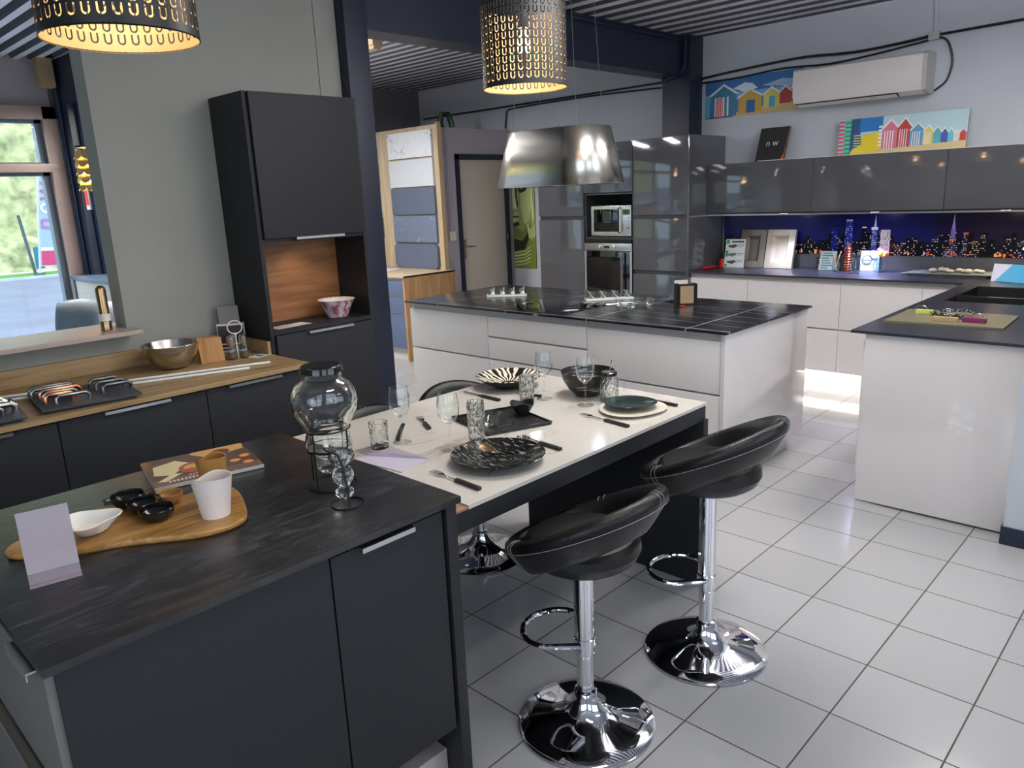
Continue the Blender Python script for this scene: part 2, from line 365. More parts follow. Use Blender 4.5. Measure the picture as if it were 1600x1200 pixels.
def copy_tree(o, parent=None):
    c = o.copy(); COL.objects.link(c); c.parent = parent
    for ch in list(o.children): copy_tree(ch, c)
    return c
def bx(x0, x1, y0, y1, z0, z1, bev=0): b = B(); b.box(x0, x1, y0, y1, z0, z1, 0, bev); return b

class Pic:   # flat printed artwork: coloured polygons on a thin board, colours stored on the mesh
    def __init__(s, o, u, v, w, h, t=.004, back=(235, 235, 235), base=(255, 255, 255)):
        s.o = Vector(o); s.u = Vector(u).normalized(); s.v = Vector(v).normalized(); s.n = s.u.cross(s.v).normalized(); s.w = w; s.h = h; s.t = t
        s.bm = bmesh.new(); s.cl = s.bm.loops.layers.float_color.new('Col'); s.k = 0
        # board
        P = lambda a, c, d: s.o+s.u*a*w+s.v*c*h+s.n*d
        vs = [s.bm.verts.new(P(a, c, d)) for d in (-t, 0) for c in (0, 1) for a in (0, 1)]
        for qi, q in enumerate(((0, 2, 3, 1), (4, 5, 7, 6), (0, 1, 5, 4), (2, 6, 7, 3), (0, 4, 6, 2), (1, 3, 7, 5))):
            f = s.bm.faces.new([vs[i] for i in q]); s._c(f, base if qi == 1 else back)
    def _c(s, f, c):
        c = srgb(*c)
        for l in f.loops: l[s.cl] = c
    def poly(s, pts, c, lift=None):
        s.k += 1; d = .00025+.00001*s.k if lift is None else lift
        pts = [(min(1, max(0, a)), min(1, max(0, b))) for a, b in pts]
        try: f = s.bm.faces.new([s.bm.verts.new(s.o+s.u*a*s.w+s.v*b*s.h+s.n*d) for a, b in pts]); s._c(f, c)
        except ValueError: pass
    def rect(s, a0, b0, a1, b1, c): s.poly([(a0, b0), (a1, b0), (a1, b1), (a0, b1)], c)
    def disc(s, a, b, r, c, n=14, ry=None):
        ry = ry if ry else r*s.w/s.h
        s.poly([(a+r*math.cos(t), b+ry*math.sin(t)) for t in [2*PI*i/n for i in range(n)]], c)
    def done(s, name, parent=None, m=None, label=None, cat=None, group=None):
        bm = s.bm
        for f in bm.faces: f.smooth = False
        off = Vector((0, 0, 0))
        if parent is not None: bmesh.ops.transform(bm, matrix=wmat(parent).inverted(), verts=bm.verts)
        else:
            zs = [v.co.z for v in bm.verts]; c = sum((v.co for v in bm.verts), Vector())/len(bm.verts); off = Vector((c.x, c.y, min(zs))); bmesh.ops.translate(bm, verts=bm.verts, vec=-off)
        me = bpy.data.meshes.new(name); bm.to_mesh(me); bm.free(); me.materials.append(m or M_print)
        o = bpy.data.objects.new(name, me); COL.objects.link(o); o.location = off
        if parent is not None: o.parent = parent
        return tag(o, label, cat, group)

def text_obj(name, s, size, mtx, m, parent, depth=.0006, sx=1.0):
    cu = bpy.data.curves.new(name, 'FONT'); cu.body = s; cu.size = size; cu.extrude = depth; cu.align_x = 'CENTER'; cu.align_y = 'CENTER'
    tmp = bpy.data.objects.new(name, cu); COL.objects.link(tmp); bpy.context.view_layer.update()
    me = bpy.data.meshes.new_from_object(tmp.evaluated_get(bpy.context.evaluated_depsgraph_get()))
    bpy.data.objects.remove(tmp); bpy.data.curves.remove(cu)
    me.transform(Matrix.Diagonal((sx, 1, 1, 1))); me.transform(mtx)
    me.transform(wmat(parent).inverted()); me.materials.clear(); me.materials.append(m)
    o = bpy.data.objects.new(name, me); COL.objects.link(o); o.parent = parent; return o

def frame_mtx(o, u, v):
    u = Vector(u).normalized(); v = Vector(v).normalized(); n = u.cross(v)
    return Matrix(((u.x, v.x, n.x, o[0]), (u.y, v.y, n.y, o[1]), (u.z, v.z, n.z, o[2]), (0, 0, 0, 1)))

# ================================================================== THE ROOM
struct('floor', bx(-2.6, 6.9, -3.1, 8.15, -.08, 0), M_floor)
# corrugated ceiling, ribs along Y
b = B()
for (ya, yb, P_, L_, S_, H_) in ((-3.1, 4.06, .198, .092, .022, .062), (4.06, 8.15, .140, .058, .020, .048)):
    x = -2.6; prof = []
    while x < 6.9:
        prof += [(x, 3.0), (x+L_, 3.0), (x+L_+S_, 3.0+H_), (x+P_-S_, 3.0+H_)]; x += P_
    vs0 = [b.bm.verts.new((p[0], ya, p[1])) for p in prof]; vs1 = [b.bm.verts.new((p[0], yb, p[1])) for p in prof]
    for i in range(len(prof)-1):
        f = b.bm.faces.new((vs0[i], vs1[i], vs1[i+1], vs0[i+1])); f.material_index = (0, 1, 1, 1)[i % 4]
b.box(-2.6, 6.9, -3.1, 8.15, 3.07, 3.13, 1)
struct('ceiling', b, [M_ceil, M_ceildark])
struct('wall_back', bx(6.73, 6.88, .5, 8.15, 0, 3.09), M_wallB)
struct('wall_right', bx(3.87, 6.73, .50, .635, 0, 3.09), M_wallB)
b = B(); b.box(3.855, 3.87, .48, .642, 0, .085, 0, .003); b.box(3.87, 3.96, .635, .642, 0, .085, 0)
struct('baseboard_right', b, M_steel_navy)
b = B(); b.box(1.38, 2.80, 4.036, 4.186, 0, 3.09); b.box(-1.2, 1.38, 4.036, 4.186, 0, 1.075); b.box(-2.6, -1.2, 4.036, 4.186, 0, 3.09); b.box(2.655, 2.80, 4.029, 4.036, 0, 3.09)
struct('wall_left', b, M_wallL)
b = B(); b.box(-2.6, 2.40, 8.0, 8.15, 2.61, 3.09); b.box(-2.6, -1.8, 8.0, 8.15, 0, 2.61); b.box(-2.6, 2.4, 8.0, 8.15, 0, .12)
struct('wall_front', b, M_wallM)
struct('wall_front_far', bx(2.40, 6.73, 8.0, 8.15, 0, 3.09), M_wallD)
# closing walls behind the camera with their glazing openings
b = B(); b.box(-2.6, -2.5, -3.1, 8.15, 0, .75); b.box(-2.6, -2.5, -3.1, 8.15, 2.75, 3.09); b.box(-2.6, -2.5, -3.1, -2.25, .75, 2.75); b.box(-2.6, -2.5, 1.05, 8.15, .75, 2.75)
struct('wall_rear', b, M_wallB)
b = B(); b.box(-2.6, 6.9, -3.1, -3.0, 0, .8); b.box(-2.6, 6.9, -3.1, -3.0, 2.8, 3.09); b.box(-2.6, -1.45, -3.1, -3.0, .8, 2.8); b.box(.65, 1.35, -3.1, -3.0, .8, 2.8); b.box(4.85, 6.9, -3.1, -3.0, .8, 2.8)
struct('wall_side', b, M_wallB)
struct('wall_far_right', bx(6.73, 6.88, -3.1, .5, 0, 3.09), M_wallB)
# beam and columns
b = B(); b.box(2.80, 6.50, 4.02, 4.10, 2.66, 3.0); b.box(2.80, 6.50, 3.955, 4.165, 2.655, 2.668); b.box(2.80, 6.5, 3.955, 4.165, 2.985, 3.0)
b.box(2.80, 6.50, 3.965, 4.03, 2.668, 2.985)
struct('trim_1', b, M_steel_navy)
b = B(); b.box(2.803, 2.962, 3.945, 4.19, 0, 3.0, 0, .003); struct('trim_2', b, M_steel_navy)
b = B(); b.box(6.50, 6.73, 3.885, 4.175, 0, 3.0, 0, .003); struct('trim_3', b, M_steel_navy)
b = B(); b.box(2.45, 2.75, 7.72, 8.0, 0, 3.0); b.box(2.45, 2.75, 4.9, 7.72, 2.62, 2.99); struct('trim_4', b, M_steel_navy)
# store room box with its door
b = B(); b.box(5.62, 5.84, 6.4, 6.5, 0, 2.4); b.box(5.84, 6.64, 6.4, 6.5, 2.11, 2.4); b.box(6.64, 6.73, 6.4, 6.5, 0, 2.4); b.box(5.62, 5.72, 6.5, 8.0, 0, 2.4); b.box(5.72, 6.73, 6.5, 8.0, 2.36, 2.4)
struct('wall_store', b, M_wallM)
d = thing('door_1', 'plain taupe flush door in a dark frame beside the green portrait', 'door', (6.24, 6.43, 0)); d['kind'] = 'structure'
build('door_leaf', bx(5.885, 6.60, 6.405, 6.445, .01, 2.065, .002), mat('taupe door paint', (196, 184, 170), .35, var=.03, vscale=3), d)
b = B(); b.box(5.835, 5.885, 6.375, 6.46, 0, 2.125, 0, .002); b.box(6.60, 6.65, 6.375, 6.46, 0, 2.125, 0, .002); b.box(5.835, 6.65, 6.375, 6.46, 2.065, 2.125, 0, .002)
build('door_frame', b, M_steel_navy, d)
b = B(); b.box(5.915, 5.955, 6.395, 6.405, .98, 1.20, 0, .002); b.tube([(5.935, 6.4, 1.12), (5.935, 6.35, 1.12), (5.95, 6.345, 1.12), (6.05, 6.345, 1.12)], .009); build('door_handle', b, M_inox, d)
b = B(); b.box(6.592, 6.606, 6.37, 6.38, 1.15, 1.23); build('hinge', b, M_inox, d)

b = B(); b.box(4.06, 4.16, 5.35, 5.45, 2.90, 2.998, 0, .004); b.box(4.075, 4.145, 5.36, 5.44, 2.87, 2.90, 0, .004)
tag(build('ceiling_sensor', b, mat('aged cream plastic', (206, 180, 140), .5, var=.05)), 'small cream box fitting on the corrugated ceiling right of the tall column', 'ceiling fitting')
# ---- window 1 (front glazing) : frame, transom, panes
win = thing('window_1', 'taupe framed shop window looking out on the hedge', 'window', (0.3, 8.0, .12)); win['kind'] = 'structure'
b = B()
for x0, x1 in ((2.30, 2.42), (.42, .54), (-1.80, -1.70)): b.box(x0, x1, 7.93, 8.03, .12, 2.61, 0, .004)
b.box(-1.8, 2.42, 7.93, 8.03, 2.50, 2.61, 0, .004); b.box(-1.8, 2.42, 7.93, 8.03, .12, .2, 0, .004); b.box(-1.8, 2.42, 7.925, 8.035, 2.045, 2.118, 0, .004)
build('window_frame', b, M_frame, win)
b = B()
for x0, x1 in ((.54, 2.30), (-1.70, .42)):
    for z0, z1 in ((.2, 2.045), (2.118, 2.5)):
        b.box(x0, x0+.02, 7.99, 8.06, z0, z1); b.box(x1-.055, x1, 8.0, 8.10, z0, z1); b.box(x0, x1, 8.0, 8.06, z1-.03, z1); b.box(x0, x1, 7.99, 8.06, z0, z0+.015)
build('gasket', b, M_framed, win)
b = B()
for x0, x1 in ((.56, 2.25), (-1.68, .37)):
    for z0, z1 in ((.215, 2.03), (2.13, 2.47)): b.box(x0, x1, 8.018, 8.024, z0, z1)
build('pane', b, M_pane, win)
for i, (P0, P1, ax) in enumerate((((-2.25, .75), (1.05, 2.75), 'x'), ((-1.45, .8), (.65, 2.8), 'y'), ((1.35, .8), (4.85, 2.8), 'y'))):
    b = B()
    def wb(a0, a1, z0, z1, dd=.05):
        if ax == 'x': b.box(-2.5-dd, -2.5+dd*.6, a0, a1, z0, z1)
        else: b.box(a0, a1, -3.0-dd, -3.0+dd*.6, z0, z1)
    a0, z0 = P0; a1, z1 = P1
    wb(a0, a0+.07, z0, z1); wb(a1-.07, a1, z0, z1); wb(a0, a1, z0, z0+.07); wb(a0, a1, z1-.07, z1); wb((a0+a1)/2-.035, (a0+a1)/2+.035, z0, z1); wb(a0, a1, 2.15, 2.21)
    struct('window_%d' % (i+2), b, M_frame)

# ================================================================== OUTSIDE
tag(build('pavement', bx(-30, 30, 8.3, 24.3, -.12, -.03), M_asph), 'pale worn asphalt forecourt outside the shop window', 'pavement', kind='structure')
tag(build('kerb', bx(-30, 30, 24.3, 24.5, -.12, .03), mat('kerb stone', (214, 214, 214), .9, var=.1, vscale=3)), 'pale kerb stone edging the forecourt in front of the grass', 'kerb', kind='structure')
tag(build('grass_verge', bx(-30, 30, 24.5, 26.2, -.12, .02), M_grass), 'strip of green grass between the kerb and the hedge', 'grass', kind='stuff')
b = B(); nx, ny = 150, 60; g = []
for j in range(ny):
    row = []
    for i in range(nx):
        X = -30+60*i/(nx-1); t = j/(ny-1)
        Y = 27.4+t*8; Z = 5.2*min(1, t*3.2)+t*7
        n = mnoise.noise(Vector((X*.6, Y*.6, Z*.6)))*.9+mnoise.noise(Vector((X*1.9, Y*1.9, Z*1.9)))*.5+mnoise.noise(Vector((X*5, Y*5, Z*5)))*.22
        row.append(b.bm.verts.new((X, Y-n*.8, max(-.1, Z+n*.55*min(1, t*8)))))
    g.append(row)
for j in range(ny-1):
    for i in range(nx-1): b.bm.faces.new((g[j][i], g[j][i+1], g[j+1][i+1], g[j+1][i]))
tag(build('hedge', b, M_hedge, sharp=180), 'tall wild hedge bank of mixed green bushes outside the shop window', 'hedge', kind='stuff')
# feather flag
t = thing('feather_flag', 'tall white and pink feather flag on a pole outside the window', 'flag', (6.42, 24.9, 0))
b = B(); b.tube([(6.43, 24.9, 0), (6.65, 24.9, 1.6), (6.86, 24.9, 2.95), (7.0, 24.9, 3.4), (7.3, 24.9, 3.7)], .03); build('pole', b, M_whiteM, t)
b = B(); b.box(6.3, 6.55, 24.8, 25.0, .02, .06); build('base', b, M_framed, t)
p = Pic((6.49, 24.86, .25), (1, 0, -.06), (.145, 0, 1), .60, 3.3, .02, (225, 235, 250), (176, 196, 226))
p.rect(.02, .01, .74, .135, (226, 70, 118)); p.rect(.74, .0, 1, .18, (232, 226, 200)); p.rect(.0, .135, .74, .165, (240, 236, 214)); p.poly([(.0, 1), (0, .86), (.3, 1)], (150, 180, 160))
fl = p.done('banner', t, M_print)
for ch, xx, zz, cc in (('n', 6.79, 1.44, (206, 120, 170)), ('e', 6.85, 1.86, (250, 244, 248)), ('w', 6.91, 2.33, (214, 100, 140))):
    text_obj('letter_'+ch, ch, .74, frame_mtx((xx, 24.835, zz), (.145, 0, 1), (-1, 0, .145)), mat('letter '+ch, cc, .7, var=.03), t, .003)
t = thing('road_marker', 'grey metal post with a small blue sign at the edge of the verge', 'post', (6.5, 25.6, 0))
b = B(); b.tube([(6.50, 25.6, .021), (6.34, 25.6, 1.70)], .045); build('post', b, M_framed, t)
b = B(); b.box(6.55, 6.78, 25.58, 25.62, .15, .78, 0, .02); build('sign', b, mat('sign blue', (70, 140, 200), .5, var=.04), t)

# ================================================================== FRONT ROOM BEYOND THE OPENING
t = thing('bar_cabinet', 'low pale cabinet with a blue grey worktop under the shop window', 'cabinet', (2.6, 7.2, 0))
build('carcass', bx(2.305, 3.2, 6.5, 7.9, 0, 1.075, .003), mat('pale washed oak', (176, 166, 160), .5, var=.08, vscale=4, stretch=(1, 1, 8)), t)
build('worktop', bx(2.29, 3.2, 6.45, 7.92, 1.075, 1.11, .003), mat('steel blue worktop', (92, 106, 128), .25, var=.05, vscale=8), t)
b = B(); b.box(2.292, 2.304, 7.86, 7.90, 0, 1.075); build('edge_strip', b, M_framed, t)
for i, (x, y) in enumerate(((2.44, 7.9), (2.54, 7.7))):
    b = B(); b.tube([(x, y, 1.11), (x, y, 2.9)], .03, 12)
    tag(build('drain_pipe', b, mat('dark glossy pipe', (40, 52, 74), .18, .3, var=.05)), 'dark glossy vertical pipe beside the window frame, the one %s' % ('nearest the window', 'farther from the window')[i], 'pipe', 'pipes by the window')
b = B(); b.box(2.3, 2.42, 7.8, 7.93, 2.76, 3.0, 0, .004); tag(build('foam_block', b, mat('raw tan block', (170, 146, 112), .8, var=.15)), 'small tan and white block at the ceiling above the window frame', 'block')
# gold petal lamp and fire sign
t = thing('gold_petal_lamp', 'hanging lamp of overlapping shiny gold discs beside the grey wall edge', 'lamp', (1.93, 5.8, 1.72))
b = B()
for k in range(5):
    for a in range(9):
        an = 2*PI*a/9+k*.35; r = .085
        c0 = Vector((1.93+r*math.cos(an), 5.8+r*math.sin(an), 1.85+k*.052))
        m0 = Matrix.Translation(c0) @ Matrix.Rotation(an, 4, 'Z') @ Matrix.Rotation(PI/2-.35, 4, 'Y')
        vs = [b.bm.verts.new(m0 @ Vector((.036*math.cos(q), .036*math.sin(q), z))) for z in (0, .002) for q in [2*PI*i/12 for i in range(12)]]
        b.bm.faces.new(list(reversed(vs[:12]))); b.bm.faces.new(vs[12:])
        for i in range(12): b.bm.faces.new((vs[i], vs[(i+1) % 12], vs[12+(i+1) % 12], vs[12+i]))
build('disc_shade', b, M_gold, t)
b = B(); b.lathe([(.0, 0), (.025, .01), (.03, .04), (.0, .07)], (1.93, 5.8, 1.93)); build('bulb', b, M_bulb, t)
b = B(); b.tube([(1.93, 5.8, 2.1), (1.93, 5.8, 2.998)], .003, 6); b.lathe([(.09, 0), (.09, .012)], (1.93, 5.8, 2.10)); build('cord', b, M_blackpl, t)
pl = bpy.data.lights.new('gold_lamp_light', 'POINT'); pl.energy = 26; pl.color = (1, .84, .6); pl.shadow_soft_size = .03; po = bpy.data.objects.new('gold_lamp_light', pl); COL.objects.link(po); po.location = (1.93, 5.8, 1.90)
p = Pic((2.47, 7.715, 1.70), (1, 0, 0), (0, 0, 1), .24, .24, .004, (200, 200, 200), (206, 60, 56))
p.rect(.1, .1, .9, .9, (226, 214, 206)); p.rect(.3, .3, .8, .8, (206, 60, 56)); p.rect(0, 0, 1, .16, (210, 205, 215)); p.rect(.6, .02, .85, .14, (60, 60, 120))
p.done('fire_sign', None, M_print, 'small red and white safety sign on the navy column behind the gold lamp', 'sign')
# bench cushions
def cushion(name, loc, rz, tilt, w_, h_, th, m, label):
    b = B(); n = 14; top = []; bot = []
    for j in range(n):
        r1 = []; r2 = []
        for i in range(n):
            u = i/(n-1)*2-1; v = j/(n-1)*2-1
            e = (max(0, (1-u**4)*(1-v**4)))**.45
            pinch = 1-.06*(u*u*v*v)*2
            z = e*th*.5+.004*mnoise.noise(Vector((u*3, v*3, 1)))
            r1.append(b.bm.verts.new((u*w_/2*pinch, -z, v*h_/2*pinch))); r2.append(b.bm.verts.new((u*w_/2*pinch, z, v*h_/2*pinch)))
        top.append(r1); bot.append(r2)
    for j in range(n-1):
        for i in range(n-1):
            b.bm.faces.new((top[j][i], top[j][i+1], top[j+1][i+1], top[j+1][i])); b.bm.faces.new((bot[j][i], bot[j+1][i], bot[j+1][i+1], bot[j][i+1]))
    b.move(Matrix.Translation(loc) @ Matrix.Rotation(rz, 4, 'Z') @ Matrix.Rotation(tilt, 4, 'X'))
    bmesh.ops.remove_doubles(b.bm, verts=b.bm.verts, dist=.0015)
    return tag(build(name, b, m, sharp=180), label, 'cushion', 'cushions on the bench')
t = thing('window_bench', 'pale upholstered high bench behind the sill of the wall opening', 'bench', (1.75, 5.75, 0))
build('seat', bx(1.35, 2.3, 5.45, 5.95, .55, .69, .03), M_fabric, t)
build('base', bx(1.38, 2.27, 5.5, 5.95, 0, .55, .004), M_whiteM, t)
build('backrest', bx(1.35, 2.3, 5.96, 6.05, .5, .80, .03), M_fabric, t)
cushion('cushion', (1.66, 5.72, .905), -.75, -.22, .34, .40, .13, M_fabric, 'grey blue square cushion on the bench seen over the sill')
cushion('cushion', (1.86, 5.84, .875), -1.0, -.15, .34, .36, .12, mat('pale cushion fabric', (186, 194, 210), .9, bump=.3, bscale=200, var=.05), 'paler cushion beside the grey blue one behind the mill')
b = B(); b.box(.3, 1.41, 3.90, 4.30, 1.078, 1.100, 0, .002); b.box(-1.2, .3, 3.9, 4.3, 1.078, 1.1)
tag(build('sill_shelf', b, mat('pale limed oak sill', (178, 160, 148), .4, var=.07, vscale=4, stretch=(2, 14, 14))), 'pale limed oak shelf board capping the low wall of the opening', 'shelf')
t = thing('pepper_mill', 'tall brushed bronze mill with a white paper band standing on the sill', 'pepper mill', (1.285, 4.03, 1.10))
b = B(); b.lathe([(.024, 0), (.026, .003), (.026, .045), (.024, .05), (.0245, .20), (.022, .212), (.012, .222), (0, .225)], (1.285, 4.03, 1.10), 24); build('body', b, mat('bronze metal', (170, 140, 104), .22, 1, var=.08, vscale=30, stretch=(10, 10, 1)), t)
b = B(); b.lathe([(.0266, .05), (.0266, .085)], (1.285, 4.03, 1.10), 24); build('paper_band', b, M_porc, t)

# ================================================================== LEFT RUN (oak counter + dark base units)
OAKX = (-.6, 1.955)
tag(build('oak_worktop', bx(-.6, 1.958, 3.295, 4.03, .878, .90, .002), M_oak), 'oak worktop running along the grey wall up to the tall dark cabinet', 'worktop')
t = thing('oak_upstand', 'low oak upstand board along the wall at the back of the oak worktop', 'upstand', (.8, 4.02, .9))
build('board', bx(-.6, 1.958, 4.012, 4.034, .901, .985), M_oak, t)
build('return_board', bx(1.942, 1.960, 3.68, 4.012, .901, .968), M_oak, t)
def edge_handle(x0, x1, y, z, parent, name='handle'):
    b = B(); b.box(x0, x1, y-.020, y+.002, z+.0, z+.0025); b.box(x0, x1, y-.0225, y-.020, z-.010, z+.0025, 0)
    return build(name, b, M_alu, parent)
xs = [-.42, .19, .818, 1.428, 1.935]
hh = [(-.2, .1), (.28, .66), (.99, 1.26), (1.53, 1.80)]
for i in range(4):
    x0, x1 = xs[i], xs[i+1]
    lab = ['dark base cabinet under the oak worktop, mostly cut off at the left edge', 'dark base cabinet under the oak worktop below the left handle sample board', 'dark base cabinet under the middle of the oak worktop', 'dark base cabinet under the oak worktop next to the tall cabinet'][i]
    t = thing('base_cabinet', lab, 'cabinet', ((x0+x1)/2, 3.6, 0), 0, 'base cabinets under the oak worktop')
    build('carcass', bx(x0+.001, x1-.001, 3.345, 4.0, .12, .876), M_anthD, t)
    dd = build('door', bx(x0+.002, x1-.002, 3.322, 3.342, .13, .868, .0012), M_anth, t)
    edge_handle(hh[i][0], hh[i][1], 3.322, .868, dd)
tag(build('plinth_board', bx(-.42, 1.93, 3.39, 3.41, 0, .118), M_anthD), 'dark plinth board under the left run of base cabinets', 'plinth')
# tall cabinet
t = thing('tall_cabinet', 'tall anthracite cabinet with an open oak backed niche against the grey wall', 'cabinet', (2.3, 3.85, 0))
b = B(); b.box(1.964, 1.986, 3.675, 4.033, 0, 2.222); b.box(2.612, 2.634, 3.675, 4.0, 0, 2.222); b.box(1.986, 2.612, 3.69, 4.0, 2.2, 2.222); b.box(1.986, 2.612, 3.68, 4.0, 1.478, 1.498); b.box(1.986, 2.612, 3.672, 4.0, .995, 1.018)
b.box(1.986, 2.612, 3.695, 3.99, .1, .118); b.box(1.986, 2.612, 3.70, 3.72, 0, .1)
build('carcass', b, M_anth, t)
build('niche_backboard', bx(1.986, 2.612, 3.972, 3.99, 1.018, 1.478), M_oaknich, t)
dd = build('upper_door', bx(1.988, 2.610, 3.655, 3.674, 1.500, 2.220, .0012), M_anth, t); edge_handle(2.16, 2.46, 3.657, 1.497, dd)
dd = build('lower_door', bx(1.988, 2.610, 3.655, 3.674, .105, .992, .0012), M_anth, t); edge_handle(2.175, 2.465, 3.657, .990, dd)
b = B(); b.lathe([(.022, 0), (.022, .006)], (2.30, 3.82, 1.4715), 20); build('niche_light', b, M_alu, t)
spot('niche_spot', (2.30, 3.82, 1.465), (2.30, 3.92, 1.1), 1.3, (1, .80, .60), 120, .9, .02)
# floral bowl
t = thing('floral_bowl', 'flared white bowl with pink blossom print standing in the niche', 'bowl', (2.47, 3.80, 1.019))
b = B(); b.lathe([(.0, .0), (.055, .0), (.058, .004), (.102, .098), (.108, .102), (.104, .102), (.055, .010), (0, .010)], (2.47, 3.80, 1.019), 40)
m, nt, bb = newmat('blossom print'); v = objmap(nt, (1, 1, 1)); vo = nt.nodes.new('ShaderNodeTexVoronoi'); vo.inputs['Scale'].default_value = 26; nt.links.new(v, vo.inputs['Vector'])
f = noise_tex(nt, v, 14, 3); rp = ramp(nt, f, [(.36, (236, 232, 226)), (.46, (222, 190, 196)), (.55, (168, 70, 100)), (.66, (232, 226, 216)), (.74, (128, 132, 96))]); nt.links.new(rp.outputs[0], bb.inputs['Base Color']); bb.inputs['Roughness'].default_value = .2
sp_ = nt.nodes.new('ShaderNodeTexCoord')
build('bowl_wall', b, m, t)
b = B(); b.lathe([(.1035, .1005), (.1065, .1035), (.1095, .1025)], (2.47, 3.80, 1.019), 40, caps=False); b.lathe([(.0, .011), (.054, .0112), (.1022, .0985)], (2.47, 3.80, 1.0195), 40, caps=False); build('rim_and_inside', b, M_porc, t)
p = Pic((2.03, 3.70, 1.0195), (1, .1, 0), (-.1, 1, 0), .22, .10, .0006, (225, 225, 220), (224, 224, 220)); p.rect(.1, .2, .5, .8, (200, 205, 205)); p.done('folded_leaflet', None, M_print, 'pale folded leaflet lying at the left of the niche shelf', 'leaflet')

# items on the oak counter
t = thing('steel_bowl', 'large shiny stainless mixing bowl on the oak worktop', 'bowl', (1.49, 3.80, .9))
b = B(); R_ = .135
pr = [(0, .002), (.055, .002), (.075, .012), (.105, .045), (.125, .085), (.133, .122), (.137, .124), (.1375, .1215), (.1355, .120)]
pr2 = [(.1315, .122), (.1235, .086), (.103, .048), (.073, .016), (.053, .006), (0, .006)]
b.lathe(pr[:6]+[(.137, .1235), (.1365, .125), (.1325, .1245)]+pr2, (1.49, 3.80, .9), 48); build('bowl_wall', b, M_inox, t)
t = thing('knife_block', 'wedge shaped plain beech wood block on the oak worktop', 'block', (1.67, 3.77, .9))
b = B(); b.prism([(-.055, 0), (.06, 0), (.052, .125), (-.065, .132)], -.035, .035, fn=lambda x, y, z: (x, z, y)); b.move(Matrix.Translation((1.675, 3.775, .9005)) @ Matrix.Rotation(-.25, 4, 'Z')); build('wood_body', b, M_block, t)
p = Pic((1.815, 3.975, .9005), (.80, -.6, 0), (0, .0, 1), .14, .155, .04, (210, 206, 204), (214, 210, 208)); p.rect(.02, .30, .98, .93, (62, 50, 52)); p.rect(.02, .05, .98, .26, (34, 32, 36)); p.disc(.45, .5, .09, (150, 130, 120)); p.poly([(.5, .5), (.75, .62), (.62, .7)], (120, 100, 96)); p.rect(.1, .12, .5, .18, (180, 176, 172))
p.done('gift_box', None, M_print, 'white rimmed box with dark photo print behind the cruet set', 'box')
p = Pic((1.832, 3.972, 1.0565), (.86, -.5, 0), (0, .05, 1), .105, .092, .012, (120, 120, 112), (126, 126, 118)); p.done('grey_sample_card', None, M_print, 'small plain grey square card standing on top of the printed box', 'card')
t = thing('cruet_set', 'small glass and steel cruet set with a white ring handle', 'cruet set', (1.80, 3.735, .9))
for i, (dx, dy) in enumerate(((-.03, .005), (.03, -.012), (0, .035))):
    b = B(); b.lathe([(0, 0), (.026, 0), (.029, .006), (.029, .05), (.020, .072), (.018, .078)], (1.80+dx, 3.735+dy, .9), 20); j = build('cruet', b, M_glassd, t)
    b = B(); b.lathe([(.0185, .076), (.0195, .08), (.0195, .115), (.016, .12), (0, .121)], (1.80+dx, 3.735+dy, .9), 20); build('cap', b, M_inox, j); b = B(); b.lathe([(0, .004), (.022, .004), (.022, .035), (0, .036)], (1.80+dx, 3.735+dy, .9), 16); build('spice_filling', b, mat('brown spice', (96, 74, 54), .8, var=.2, vscale=200), j)
b = B(); b.tube([(1.80, 3.735, .9), (1.80, 3.735, .135+.9)], .003, 6); b.tube([(1.80+.032*math.cos(a), 3.735-.016*math.cos(a), 1.064+.034*math.sin(a)) for a in [2*PI*i/24 for i in range(24)]], .0028, 6, 0, True); build('ring_handle', b, M_porc, t)
p = Pic((1.86, 3.64, .9008), (.9, .3, 0), (-.3, .9, 0), .10, .075, .0006, (230, 230, 230), (214, 220, 226)); p.disc(.5, .5, .2, (90, 110, 150)); p.done('paper_note', None, M_print, 'small white paper note with a blue mark on the oak worktop corner', 'paper')
for i, (a, c) in enumerate((((1.83, 3.46), (.30, 4.0)), ((1.70, 3.425), (.25, 3.93)))):
    dx, dy = c[0]-a[0], c[1]-a[1]
    b = B()
    b.tube([(a[0], a[1], .9065), (c[0], a[1]+dy*.99, .9065)], .0062, 8); tag(build('curtain_rod', b, mat('white rod', (225, 228, 224), .35, var=.02)), 'long thin white rod lying on the oak worktop, the one %s' % ('nearer the wall', 'nearer the front edge')[i], 'rod', 'white rods')
